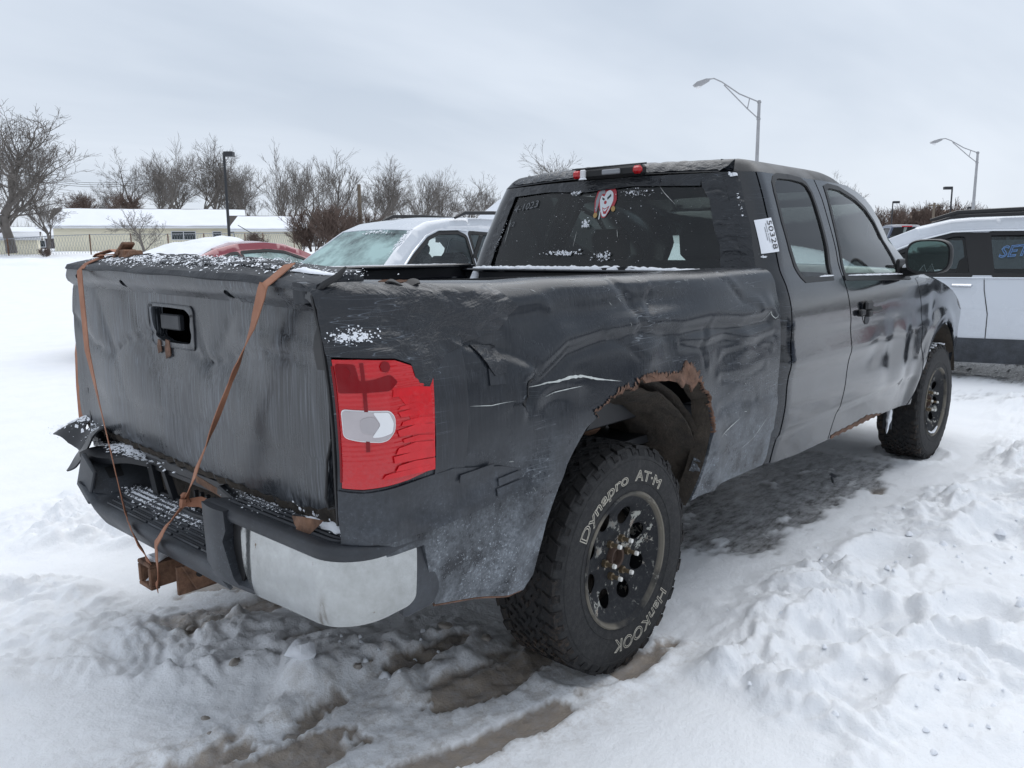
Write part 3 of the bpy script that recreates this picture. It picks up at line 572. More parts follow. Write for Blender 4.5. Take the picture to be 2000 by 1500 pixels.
# bare scratches (thin raised slivers)
def sliver(pts,w,fn,mat='scratch',name='scratch_mark'):
    m=MB(); P=dens(pts,.012,False); n=len(P); V=[]
    for i,p in enumerate(P):
        t=np.array(P[min(i+1,n-1)])-np.array(P[max(i-1,0)]); t/=np.linalg.norm(t)+1e-9; q=np.array([-t[1],t[0]])*w*math.sin(math.pi*(i+.15)/(n-.7))*(.6+.6*random.random())
        V+=[fn(*(p+q)),fn(*(p-q))]
    m.add(V,[(2*i,2*i+1,2*i+3,2*i+2) for i in range(n-1)]); return m.obj(name,M[mat],truck)
fo=lambda u,v:bed_pt(u,v,.0035,-1,bed_dent)
sliver([(-.515,1.03),(-.482,1.034),(-.43,1.040),(-.392,1.039),(-.33,1.044),(-.273,1.040),(-.20,1.022),(-.078,1.0)],.0042,fo)
sliver([(-.44,1.0),(-.40,1.008),(-.33,1.012),(-.275,1.012)],.0016,fo); sliver([(-.74,1.02),(-.66,1.01),(-.58,1.012)],.001,fo)
for k in range(46):
    r=random.Random(100+k); u=r.uniform(-1.1,1.0); v=r.choice([r.uniform(1.30,1.335),r.uniform(1.30,1.335),r.uniform(.7,1.3)]); a=r.gauss(-.9,.5); L=r.uniform(.008,.035)
    if -.5<u<.55 and v<1.0: continue
    sliver([(u,v),(u+L*math.cos(a),v+L*math.sin(a)*.5)],r.uniform(.0004,.0010),fo,'scratch')
sliver([(.95,1.11),(.99,1.15),(1.03,1.12),(1.07,1.14)],.0014,fo); sliver([(.80,.60),(.88,.62),(1.0,.70),(1.03,.73)],.001,fo); sliver([(.58,.70),(.66,.72),(.76,.75)],.0018,fo)
# ---- wheel housing behind the opening
m=MB(); n=26; V=[]
for j,y in enumerate((-.955,-.90,-.80,-.70,-.60)):
    for i in range(n+1):
        a=math.radians(14+158*i/n); r=.55-.012*j+.012*mn.noise(Vector((i*.6,y*9,3))); V.append((.03+r*math.cos(a),y,.42+r*math.sin(a)*1.02))
m.add(V,[(j*(n+1)+i,j*(n+1)+i+1,(j+1)*(n+1)+i+1,(j+1)*(n+1)+i) for j in range(4) for i in range(n)])
m.obj('wheel_housing',M['liner'],truck)
def lin(a,b):   # hanging felt liner ahead of the wheel
    ang=a; r=.535-.05*b-.035*np.sin(np.pi*b)+.010*pnoise(a*9,b*7); return np.stack([.02+r*np.cos(ang),-.945+.33*b,.40+r*np.sin(ang)*1.03],-1)
sheet('wheel_liner',lin,[(.17,0),(.40,0),(.9,.0),(1.25,.02),(1.6,.05),(2.0,.12),(2.0,1),(.42,1),(.26,.5)],M['liner'],truck,h=.06,out=(-1,0,0),flange=.008)
MB().box((.0,-.58,.78),(.80,.03,.50)).obj('inner_arch_panel',M['liner'],truck)
m=MB(); m.tube([(-.15,-.70,.95),(-.12,-.68,.80),(-.10,-.66,.55)],[.05,.045,.04],10).tube([(.10,-.68,.96),(.08,-.66,.78),(.02,-.62,.50)],[.03,.03,.03],10).box((0,-.64,.80),(.5,.10,.14),bev=.02); m.obj('shock_and_bracket',M['rust'],truck)
m=MB(); m.box((1.7,-.45,.54),(5.2,.08,.14)).box((1.7,.45,.54),(5.2,.08,.14)).box((-.9,0,.62),(.06,1.3,.12)).box((.7,0,.5),(.1,.9,.12)); m.tube([(0,-.8,.388),(0,.8,.388)],.05,12).tube([(3.645,-.75,.388),(3.645,.75,.388)],.04,10).lathe([(.0,-.14),(.12,-.10),(.16,0),(.12,.10),(0,.14)],(0,0,.388),'y',16).tube([(.6,.2,.42),(-.6,.45,.46),(-1.0,.6,.44)],.035,10); m.box((1.3,0,.62),(4.4,1.55,.10)); m.obj('chassis',M['liner'],truck)
# ================================================================== tailgate
fg=lambda y,v:gate_pt(y,v,0,gate_dent)
GO=[(.80,1.378),(.795,1.34),(.835,1.30),(.845,1.24),(.845,1.02),(.872,.90),(.875,.78),(.813,.752),(.60,.748),(.339,.741),(.0,.745),(-.2,.742),(-.45,.748),(-.698,.757),(-.78,.765),(-.805,.797),(-.845,.98),(-.850,1.24),(-.866,1.30),(-.858,1.378),(-.855,1.44),(-.86,1.486),(.80,1.486),(.80,1.44)]
HOLE=rpoly([(.157,1.236),(.135,1.242),(.02,1.243),(-.089,1.242),(-.122,1.225),(-.112,1.19),(-.120,1.165),(-.105,1.14),(-.02,1.135),(.085,1.134),(.152,1.149)],.012)
BO=[(.698,1.315),(.302,1.307),(-.407,1.302),(-.793,1.308)]
def ell(c,a,b,n=12): return [(c[0]+a*math.cos(t),c[1]+b*math.sin(t)) for t in np.linspace(0,2*math.pi,n,endpoint=False)]
gate=sheet('tailgate',fg,GO,M['gate'],truck,holes=[HOLE]+[ell(b,.017,.012) for b in BO],h=.018,out=(-1,0,0),flange=.035,label='dented dusty black tailgate with its handle missing')
sheet('handle_recess_rim',lambda y,v:gate_pt(y,v,.003,gate_dent),rpoly([(.172,1.250),(-.128,1.252),(-.14,1.24),(-.135,1.135),(-.12,1.122),(.155,1.120),(.178,1.14)],.015),M['gate'],gate,holes=[HOLE],h=.012,out=(-1,0,0),flange=.006)
def loopt(poly,off,r,mat,par,name,fn):
    P=dens(poly,.012)+[poly[0]]; MB().tube([tuple(fn(p[0],p[1],off)) for p in P],r,5,cap=False).obj(name,mat,par)
fgo=lambda y,v,o:gate_pt(y,v,o,gate_dent)
loopt(rpoly([(.172,1.250),(-.128,1.252),(-.14,1.24),(-.135,1.135),(-.12,1.122),(.155,1.120),(.178,1.14)],.015),.003,.0022,M['gate'],gate,'recess_bead',fgo)
MB().box((-.93,0,1.05),(.02,1.5,.58)).obj('gate_inner_panel',M['void'],gate)
c=gate_pt(.06,1.195)+np.array([.035,0,0]); MB().box(c,(.02,.125,.048),bev=.004).box(c+np.array([.03,-.11,.02]),(.02,.03,.03),bev=.005).box(c+np.array([.03,-.15,-.02]),(.02,.02,.06),bev=.005).box(c+np.array([.035,-.12,-.045]),(.02,.10,.015),bev=.004).obj('latch_bar',M['plastic'],gate)
for (yy,vv,s) in ((.115,1.122,.016),(.055,1.120,.022)):
    sheet('rust_flake',lambda y,v:gate_pt(y,v,.0065,gate_dent),[(yy-s,vv-s*1.2),(yy+s*.4,vv-s*1.7),(yy+s*.9,vv-s*.4),(yy+s*.6,vv+s),(yy-s*.5,vv+s*.9)],M['rust2'],gate,h=.01,flange=.003,out=(-1,0,0))
for (yy,vv) in ((.155,1.243),(-.13,1.225)): sheet('bolt_hole',lambda y,v:gate_pt(y,v,.0058,gate_dent),ell((yy,vv),.006,.005,8),M['black'],gate,h=.01,out=(-1,0,0))
# lip under the top cap: cap skin is a separate moulding
sheet('tailgate_top_cap',lambda y,v:gate_pt(y,v,.006+.002*np.sin(y*14),gate_dent),[(.80,1.345),(.40,1.350),(0,1.347),(-.4,1.343),(-.856,1.338),(-.858,1.49),(.80,1.49)],M['cap'],truck,h=.02,out=(-1,0,.3),flange=.02,label='black moulding along the top of the tailgate, split and dusted with snow')
R0=random.Random(8)
for k in range(34):  # loose slats of tape on top
    y0=R0.uniform(-.75,.5); L=R0.uniform(.08,.28); v0=R0.uniform(1.395,1.475); a=R0.uniform(-.03,.03); w=R0.uniform(.006,.016)
    sheet('tape_strip',lambda y,v:gate_pt(y,v,.009+.004*np.sin(y*31+k),None),[(y0,v0),(y0+L,v0+a),(y0+L+.01,v0+a+w),(y0-.01,v0+w)],M['cap'],truck,h=.03,out=(0,0,1),flange=.002)
patchy('snow',lambda a,b:gate_pt(a,b,.010),.35,1.43,.55,.05,800,12,.0055,flat=.3)
patchy('snow',lambda a,b:gate_pt(a,b,.010),-.30,1.43,.55,.05,700,13,.0055,flat=.3)
drift('snow',[tuple(gate_pt(y,1.42,.008)) for y in (-.66,-.72,-.84)],lambda s:.05,lambda s:.008,9)
sheet('seal_flap',lambda y,v:gate_pt(y,v,.004)+np.stack([.01*np.sin(v*30),0*v,0*v],-1),[(-.845,1.06),(-.80,1.06),(-.815,1.30),(-.845,1.36)],M['rubber'],truck,h=.02,out=(-1,0,0),flange=.003)
m=MB(); m.tube([tuple(bed_pt(-1.122,v,.002)+np.array([.006,.014,0])) for v in (.78,.9,1.0,1.1,1.2,1.3)]+[(-1.075,-.872,1.335),(-1.05,-.888,1.352),(-1.03,-.892,1.372)],[.004,.005,.005,.005,.005,.006,.008,.008,.003],6); m.obj('seal_strip',M['rubber'],truck)
MB().tube([(-1.085,-.885,.985),(-1.09,-.87,.93),(-1.088,-.862,.885),(-1.09,-.858,.84),(-1.09,-.868,.815),(-1.08,-.885,.82)],.0035,6).obj('loose_cable',M['black'],truck)
drift('snow',[(-1.07,-.885,.80),(-1.07,-.885,.84),(-1.07,-.885,.90)],lambda s:.018,lambda s:.012,6,up=(-1,0,.2))
patchy('snow',lambda y,v:gate_pt(y,v,.004),-.72,.765,.08,.012,20,20,.008)
sheet('rusty_seam',lambda y,v:gate_pt(y,v,.004,gate_dent)+np.stack([.004*np.sin(y*90),0*y,.003*np.cos(y*70)],-1),[(-.84,.752),(-.845,.80),(-.80,.79),(-.70,.770),(-.45,.760),(0,.757),(.5,.760),(.85,.765),(.85,.745),(.34,.735),(0,.738),(-.45,.742),(-.70,.748)],M['liner'],truck,h=.015,out=(-1,0,0),flange=.006)
# rusty torn scrap at the lower right corner
m=MB(); V=[(-1.085,-.70,.76),(-1.10,-.74,.735),(-1.105,-.78,.78),(-1.10,-.80,.74),(-1.08,-.83,.775),(-1.075,-.78,.72)]; m.add(V,[(0,1,2),(1,3,2),(3,4,2),(1,5,3)]); m.obj('torn_metal_scrap',M['rust'],truck,smooth=False)
# ================================================================== rear bumper
def bpath(s):
    s=np.asarray(s,float); a=np.clip((s-.56)/.115,0,np.pi/2); ex=np.clip(s-.56-.115*np.pi/2,0,None); st=np.clip(s,None,.56)
    x=-1.015-.115*np.cos(a)+ex; y=-.30-st-.115*np.sin(a); nx=-np.cos(a); ny=-np.sin(a); return x,y,nx,ny
def bsurf(s,off,z): x,y,nx,ny=bpath(s); return np.stack([x+nx*off,y+ny*off,z+0*x],-1)
bump=None
PW=smooth_table([0,.012,.028,.045,.06,.10,.30],[.003,.007,.007,-.001,-.014,-.03,-.20]); PZ=smooth_table([0,.012,.028,.045,.06,.10,.30],[.706,.711,.724,.735,.738,.738,.740])
pad=sheet('rear_bumper',lambda s,w:bsurf(s,np.interp(w,*PW),np.interp(w,*PZ)),[(.045,.012),(.11,0),(.80,0),(.86,0),(.935,.01),(.935,.075),(.80,.085),(.72,.16),(.60,.22),(.52,.24),(.30,.245),(.17,.245),(.06,.12),(.035,.05)],M['plastic'],truck,h=.016,out=(-1,-1,.5),flange=.008,label='rear step bumper with a black ribbed top and dull chrome corner')
sheet('chrome_corner_plate',lambda s,z:bsurf(s,.001+.005*np.sin(np.clip((z-.50)/.20,0,1)*np.pi)-.018*np.clip((.58-z)/.08,0,1)**2-.012*np.clip((.30-s)/.06,0,1)**2,z),rpoly([(.205,.709),(.838,.709),(.826,.575),(.805,.560),(.62,.546),(.40,.535),(.24,.522),(.215,.60)],.02,5),M['chrome'],pad,h=.014,out=(-1,-1,0),flange=.012)
sheet('end_cap',lambda s,z:bsurf(s,-.006-.02*np.clip((.6-z)/.1,0,1)**2-.010*np.clip((s-.90)/.03,0,1),z),rpoly([(.80,.70),(.84,.728),(.905,.728),(.930,.70),(.925,.56),(.90,.525),(.80,.518)],.02),M['plastic'],pad,h=.015,out=(-1,-1,0),flange=.015)
m=MB()
for off,s0,s1 in ((-.035,.12,.86),(-.052,.12,.82),(-.069,.13,.76),(-.086,.14,.72),(-.103,.15,.66),(-.120,.16,.60)):
    n=int((s1-s0)/.02); 
    for seg in range(0,n,5):
        pts=[tuple(bsurf(s0+(s1-s0)*min(k,n)/n,off,.7405)) for k in range(seg,min(seg+5,n)+1)]
        if len(pts)>1: m.tube(pts,.0045,5)
m.obj('tread_ribs',M['plastic'],pad,kind='stuff')
patchy('snow',lambda s,o:bsurf(s,o,.742),.45,-.13,.30,.05,900,31,.0055,flat=.4)
patchy('snow',lambda s,o:bsurf(s,o,.742),.20,-.09,.14,.06,300,32,.004,flat=.4)
drift('snow',[(-1.0,-.60,.742),(-1.02,-.70,.742),(-1.03,-.80,.745),(-1.05,-.87,.745)],lambda s:.075,lambda s:.016,33)
sheet('bumper_trim',lambda y,z:np.stack([-1.142-.010*np.cos((y+.42)*22)+.05*np.clip((.56-z)/.06,0,1)**2,y,z],-1),[(-.340,.735),(-.470,.735),(-.474,.683),(-.459,.651),(-.500,.535),(-.62,.530),(-.615,.510),(-.50,.495),(-.418,.500),(-.358,.569)],M['plastic'],pad,h=.014,out=(-1,0,0),flange=.05)
MB().prism([(-.47,.70),(-.51,.70),(-.53,.60),(-.50,.53),(-.46,.53)],-1.12,-1.05,'x').obj('trim_backing',M['black'],pad)
# centre step
def stp(y,w): # w 0 lower face bottom .. up over the edge and forward
    x=np.interp(w,[0,.05,.07,.10,.30],[-1.115,-1.150,-1.152,-1.142,-1.00]); z=np.interp(w,[0,.05,.07,.10,.30],[.492,.548,.562,.572,.606]); 
    return np.stack([x+.10*np.clip((y-.40)/.18,0,1)**2*0,y,z+.07*np.clip((y-.42)/.13,0,1.2)],-1)
sheet('lower_step',stp,[(-.42,0),(.40,0),(.50,.02),(.545,.06),(.49,.10),(.44,.30),(-.42,.30)],M['plastic'],pad,h=.02,out=(-1,0,.5),flange=.01)
m=MB()
for w in (.125,.15,.175,.20,.225,.25,.275):
    for (a,b) in ((-.40,-.29),(-.275,-.12),(-.105,.05),(.065,.20),(.215,.36)): m.tube([tuple(stp(np.array(y),np.array(w))+np.array([0,0,.003])) for y in (a,(a+b)/2,b)],.0045,5)
m.obj('tread_ribs',M['plastic'],pad,kind='stuff')
patchy('snow',lambda y,w:stp(np.array(y),np.array(w))+np.array([0,0,.003]),.05,.24,.35,.06,900,35,.005,flat=.4)
patchy('snow',lambda y,w:stp(np.array(y),np.array(w))+np.array([0,0,.003]),.28,.25,.10,.05,400,36,.007,flat=.5)
# left end wall, shelf, recess behind the missing plate
sheet('step_side_wall',lambda a,b:np.stack([-1.135+a,.545-.105*b-.25*a,.715-.125*b],-1),rpoly([(0,0),(.20,-.02),(.20,1.0),(.05,1.05),(.0,.9)],.02),M['plastic'],pad,h=.03,out=(0,-1,0),flange=.012)
sheet('painted_wall_hole',lambda a,b:np.stack([-1.135+a,.541-.105*b-.25*a,.715-.125*b],-1),rpoly([(.055,.36),(.105,.34),(.105,.62),(.06,.64)],.01),M['black'],pad,h=.03,out=(0,-1,0))  # flat black patch paints the dark of a hole; the wall is uncut
MB().box((-1.135,.50,.64),(.014,.11,.15),Matrix.Rotation(.55,3,'X'),bev=.004).obj('step_side_edge',M['plastic'],pad)
sheet('bumper_shelf',lambda y,x:np.stack([x,y,.722+.010*np.sin(y*17)*np.sin(x*30)+.0*y],-1),[(.56,-1.13),(.62,-1.02),(.80,-.98),(.86,-.90),(-.30,-.90),(-.33,-.99),(0.0,-1.0),(.24,-.985),(.40,-1.08)],M['inner'],pad,h=.03,out=(0,0,1),flange=.02)
patchy('snow',lambda y,x:(x,y,.728+.010*math.sin(y*17)*math.sin(x*30)),.42,-1.01,.28,.05,520,37,.009,flat=.4)
patchy('snow',lambda y,x:(x,y,.728),.10,-.98,.25,.02,140,38,.007,flat=.4)
MB().box((-1.07,.56,.655),(.10,.03,.08)).obj('hole_backing',M['black'],pad)  # black box added behind the wall to darken the hole
m=MB(); m.box((-1.0,-.03,.722),(.03,.66,.035),bev=.006).box((-1.0,.265,.655),(.03,.03,.16),Matrix.Rotation(-.35,3,'X'),bev=.004).box((-1.0,.16,.652),(.02,.022,.12),Matrix.Rotation(-.55,3,'X')).box((-1.0,-.26,.66),(.03,.03,.14),bev=.004).box((-.99,.0,.60),(.03,.62,.03),bev=.005)
m.tube([(-1.02,.06,.60),(-1.03,-.05,.603),(-1.03,-.2,.612),(-1.03,-.33,.605)],.008,6).box((-1.02,-.30,.70),(.03,.16,.03),Matrix.Rotation(.25,3,'X'),bev=.005)
m.obj('plate_bracket',M['inner'],pad)
for k in range(4): MB().box((-1.0,-.02-.035*k,.635),(.012,.010,.07),Matrix.Rotation(.1*k,3,'X')).obj('bracket_rib',M['black'],pad)
MB().box((-1.01,-.17,.705),(.012,.22,.022),Matrix.Rotation(.12,3,'X')).obj('bent_bar',M['rust'],pad)
# crumpled bracket at the left end
def crum(a,b): return np.stack([-1.02-.03*np.sin(a*14)+b*.10-.03,a,.755-.05*np.clip((a-.85)/.2,0,1)+.012*np.sin(a*23+b*4)-.10*np.clip(-b,0,1)+.03*np.sin(b*3)],-1)
sheet('crumpled_bracket',crum,[(.58,-.1),(.62,-.6),(.66,-.9),(.72,-.5),(.80,-.35),(.86,-.30),(.93,-.15),(.98,0),(.95,.30),(.90,.5),(.80,.9),(.62,.9),(.57,.5)],M['inner'],pad,h=.03,out=(0,0,1),flange=.006,holes=[ell((.72,.05),.02,.10,8),ell((.80,.1),.014,.10,8),ell((.90,.2),.014,.10,8)],label='bent black bumper bracket sticking out on the far side')
MB().tube([(-1.04,.60,.71),(-1.06,.63,.66),(-1.05,.66,.62),(-1.0,.70,.60)],[.02,.018,.016,.02],6).tube([(-1.0,.72,.74),(-.98,.76,.68),(-.98,.75,.60)],[.02,.02,.015],6).obj('crumpled_strut',M['inner'],pad)
patchy('snow',lambda a,b:crum(np.array(a),np.array(b))+np.array([0,0,.003]),.85,.2,.22,.3,110,39,.010,flat=.4)
# hitch
hit=MB()
def box_tube(m,c,s,t,L):
    for dy,dz,sy,sz in ((0,s/2-t/2,s,t),(0,-s/2+t/2,s,t),(s/2-t/2,0,t,s-2*t),(-s/2+t/2,0,t,s-2*t)): m.box((c[0]+L/2,c[1]+dy,c[2]+dz),(L,sy,sz))
box_tube(hit,(-1.135,.070,.410),.076,.010,.30); 
for dy,dz,sy,sz in ((0,.036,.086,.014),(0,-.036,.086,.014),(.036,0,.014,.06),(-.036,0,.014,.06)): hit.box((-1.13,.07+dy,.41+dz),(.03,sy,sz),bev=.003)
hit.box((-1.0,-.06,.41),(.20,.012,.09)).prism([(-1.09,.46),(-.86,.50),(-.86,.40),(-.93,.36),(-.96,.385),(-1.05,.375)],-.085,-.070).box((-1.05,.07,.475),(.03,.04,.10)).box((-.9,0,.47),(.06,1.0,.06))
hitch=hit.obj('hitch_receiver',M['rust'],truck); MB().lathe([(0,-.09),(.011,-.0895),(.011,-.085)],(-1.04,0,.425),'y',10).obj('pin_hole',M['black'],hitch)
drift('snow',[(-1.135,.07,.452),(-1.05,.07,.452)],lambda s:.07,lambda s:.020,40); drift('snow',[(-1.135,.085,.385),(-1.06,.085,.385)],lambda s:.03,lambda s:.012,41)
# ================================================================== cab
SEAM1=[(1.218,.452),(1.217,.608),(1.222,.75),(1.226,.904),(1.236,1.03),(1.243,1.141),(1.237,1.246),(1.215,1.396),(1.209,1.55),(1.209,1.666),(1.212,1.74)]
SEAM2=[(1.900,.436),(1.905,.53),(1.914,.655),(1.935,.80),(1.947,.933),(1.944,1.05),(1.928,1.155),(1.910,1.263),(1.912,1.35),(1.920,1.435),(1.945,1.645),(1.942,1.74)]
SEAM3=[(3.15,.43),(3.215,.52),(3.235,.62),(3.228,.717),(3.185,.86),(3.15,.97),(3.120,1.094),(3.075,1.216)]
APIL=[(2.45,1.74),(2.66,1.715),(2.80,1.685),(2.92,1.64),(3.03,1.565),(3.12,1.46),(3.17,1.36),(3.20,1.26),(3.20,1.225)]
sh=lambda L,d:[(u+d,v) for u,v in L]
RG=[(1.379,1.715),(1.42,1.727),(1.474,1.728),(1.60,1.730),(1.744,1.722),(1.795,1.705),(1.819,1.67),(1.822,1.60),(1.818,1.531),(1.800,1.40),(1.771,1.267),(1.453,1.267),(1.425,1.285),(1.39,1.33),(1.358,1.40),(1.338,1.522),(1.335,1.653),(1.345,1.69)]
FG=[(2.045,1.700),(2.02,1.60),(1.975,1.42),(1.955,1.272),(2.70,1.252),(2.86,1.255),(2.915,1.34),(2.905,1.45),(2.83,1.545),(2.70,1.615),(2.526,1.665),(2.264,1.708),(2.10,1.712)]
fcab=lambda u,v:cab_pt(u,v,0,-1,cab_dent)
sheet('cab_corner',fcab,[(1.056,.46)]+[(1.056,v) for v in (1.2,1.74)]+sh(SEAM1,-.004)[::-1],M['cab'],truck,h=.025,flange=.02,out=(-1,-1,0),label='black rear corner of the cab')
rd=sheet('rear_door',fcab,sh(SEAM1,.005)+sh(SEAM2,-.006)[::-1]+[(1.512,.436)],M['cab'],truck,holes=[inset(RG,-.008)],h=.022,flange=.02,label='black narrow rear door of the extended cab')
sheet('window_glass',lambda u,v:cab_pt(u,v,-.005),inset(RG,.004),M['privacy'],rd,h=.05,flange=.004)
sheet('window_seal',lambda u,v:cab_pt(u,v,.003),inset(RG,-.018),M['rubber'],rd,holes=[inset(RG,.007)],h=.02,flange=.01)
fd=sheet('front_door',fcab,sh(SEAM2,.006)+APIL+[(3.12,1.22)]+sh(SEAM3,-.006)[::-1]+[(2.667,.442)],M['cab'],truck,holes=[inset(FG,-.008)],h=.024,flange=.02,label='black dented front door with a broken handle')
sheet('window_glass',lambda u,v:cab_pt(u,v,-.006),inset(FG,.004),M['glass'],fd,h=.05,flange=.004)
sheet('window_seal',lambda u,v:cab_pt(u,v,.003),inset(FG,-.018),M['rubber'],fd,holes=[inset(FG,.007)],h=.02,flange=.01)
sheet('belt_moulding',lambda u,v:cab_pt(u,v,.006),rpoly([(1.93,1.245),(1.93,1.27),(2.98,1.25),(2.98,1.215)],.006),M['rubber'],fd,h=.03,flange=.01)
drift('snow',[tuple(cab_pt(np.array(u),np.array(1.268-.02*(u-1.95)),.008)) for u in (1.97,2.2,2.6,2.9)],lambda s:.012,lambda s:.006,51,up=(0,-.5,.8))
drift('snow',[tuple(cab_pt(np.array(u),np.array(1.272),.004)) for u in (1.62,1.70,1.80)],lambda s:.010,lambda s:.006,52,up=(0,-.5,.8))
# handle
hp=lambda u,v,o:cab_pt(np.array(u),np.array(v),o,-1,cab_dent)
sheet('handle_cup',lambda u,v:cab_pt(u,v,.002-.0*u,-1,cab_dent),ell((2.16,1.075),.062,.060,20),M['cab'],fd,h=.012,flange=.002)
h_=MB(); h_.box(hp(2.155,1.108,.016),(.095,.022,.050),bev=.010).box(hp(2.06,1.078,.014),(.06,.022,.030),bev=.006).box(hp(2.25,1.083,.016),(.17,.022,.026),bev=.008).box(hp(2.14,1.068,.02),(.05,.03,.03),bev=.006); h_.obj('door_handle',M['rubber'],fd)
sheet('handle_cup_low',lambda u,v:cab_pt(u,v,.0045,-1,cab_dent),ell((2.165,1.035),.036,.024,14),M['whiteplastic'],fd,h=.012,flange=.002).data.materials[0]=M['plastic']
sheet('fender',fcab,sh(SEAM3,.006)+[(3.20,1.22),(3.43,1.205),(3.765,1.16),(4.06,1.10),(4.30,1.02),(4.44,.95),(4.46,.70),(4.40,.50)]+[(4.23,.47)]+FARCH[::-1],M['cab'],truck,h=.03,flange=.03,label='black front wing')
TOPL=[(3.05,1.222),(3.43,1.205),(3.765,1.16),(4.06,1.10),(4.30,1.02),(4.44,.95)]
hs=[tuple(cab_pt(np.array(u),np.array(v))[:2]) for u,v in dens(TOPL,.08,False)]
hpoly=hs+[(x,-y) for x,y in hs[::-1]]
def hood(x,y):
    d,_=pdist(x,y,hpoly+[hpoly[0]]); return np.stack([x,y,np.interp(x,[p[0] for p in TOPL],[p[1] for p in TOPL])+.055*(1-np.clip(1-d/.13,0,1)**2)+.03*np.clip(1-(y/.8)**2,0,1)*np.clip((4.44-x)/.3,0,1)],-1)
sheet('hood',hood,hpoly,M['cab'],truck,h=.07,out=(0,0,1),flange=.01)
sheet('fender',lambda u,v:cab_pt(u,v,0,1),SEAM3+[(3.20,1.22),(3.43,1.205),(3.765,1.16),(4.06,1.10),(4.30,1.02),(4.44,.95),(4.46,.70),(4.40,.50)]+FARCH[::-1],M['cab'],truck,h=.06,flange=.03,out=(0,1,0))
for (s,nm) in ((1,'left'),):
    d1=sheet('rear_door',lambda u,v:cab_pt(u,v,0,1),sh(SEAM1,.005)+sh(SEAM2,-.006)[::-1],M['cab'],truck,holes=[RG],h=.05,flange=.02,out=(0,1,0)); sheet('window_glass',lambda u,v:cab_pt(u,v,-.005,1),RG,M['privacy'],d1,h=.08,out=(0,1,0))
    d2=sheet('front_door',lambda u,v:cab_pt(u,v,0,1),sh(SEAM2,.006)+APIL+SEAM3[::-1],M['cab'],truck,holes=[FG],h=.05,flange=.02,out=(0,1,0)); sheet('window_glass',lambda u,v:cab_pt(u,v,-.005,1),FG,M['screen'],d2,h=.08,out=(0,1,0))
sheet('cab_corner',lambda u,v:cab_pt(u,v,0,1),[(1.056,.46),(1.056,1.74)]+sh(SEAM1,0)[::-1],M['cab'],truck,h=.03,flange=.02,out=(-1,1,0))
# dark structure behind the door gaps
sheet('door_frame_backing',lambda u,v:cab_pt(u,v,-.022),[(1.12,.47),(1.10,1.72),(2.4,1.72)]+[(u-.05,v-.03) for u,v in APIL]+[(3.10,.5),(3.05,.46)],M['black'],truck,holes=[inset(RG,-.02),inset(FG,-.02)],h=.05)
sheet('bed_gap_backing',lambda u,v:cab_pt(u,v,-.03),[(1.02,.47),(1.25,.47),(1.25,1.25),(1.02,1.25)],M['black'],truck,h=.06,out=(-1,-1,0))
# rear wall with window opening
RW=rpoly([(-.93,1.28),(-.935,1.50),(-.92,1.695),(-.5,1.715),(.5,1.715),(.93,1.695),(.95,1.28)],.05,6)
sheet('cab_rear_wall',back_pt,[(-1,.70),(-1,1.74),(-.5,1.74),(.5,1.74),(1,1.74),(1,.70)],M['cab'],truck,holes=[RW],h=.05,out=(-1,0,0),flange=.02)
rw=sheet('rear_window',lambda t,v:back_pt(t,v,-.008),inset(RW,-.01),M['tint'],truck,h=.05,out=(-1,0,0),label='dark tinted rear window with scraps of snow')
# roof
con=[tuple(cab_pt(np.array(u),np.array(1.74))[:2]) for u in list(np.arange(1.056,1.27,.02))+[1.4,1.6,1.8,2.0,2.2,2.45]]
fr=[(2.45+.07*(1-t*t),t*con[-1][1]*-1) for t in np.linspace(-.9,.9,9)]
con2=con+fr+[(x,-y) for x,y in con[::-1]]+[tuple(back_pt(np.array(t),np.array(1.74))[:2]) for t in np.linspace(.9,-.9,13)]
def roof(x,y,off=0.):
    d,_=pdist(x,y,con2+[con2[0]])
    return np.stack([x,y,1.74+off+.062*(1-np.clip(1-d/.11,0,1)**2.2)+.014*(1-(y/.75)**2)-.006*np.exp(-((x-1.25)/.05)**2)*np.exp(-((y+.3)/.35)**2)-.03*np.clip((x-2.1)/.4,0,1)**2],-1)
sheet('roof',roof,con2,M['roof'],truck,h=.035,out=(0,0,1),flange=.0)
for yy in (-.58,.58): MB().tube([tuple(roof(np.array(x),np.array(yy),.001)) for x in (1.3,1.6,2.0,2.4)],.003,4).obj('roof_ditch_trim',M['rubber'],truck)
def wsh(t,w):
    i=len(APIL)-1; u=np.interp(w,np.linspace(0,1,i+1),[a[0] for a in APIL]); v=np.interp(w,np.linspace(0,1,i+1),[a[1] for a in APIL]); p=cab_pt(u,v)
    return np.stack([u+.07*(1-t*t)*(1-w)+.20*(1-t*t)*w,-t*p[...,1]*1.0,v+.01*(1-t*t)],-1)
sheet('windshield',wsh,[(-1,0),(1,0),(1,1),(-1,1)],M['screen'],truck,h=.08,out=(1,0,1),flange=.005)
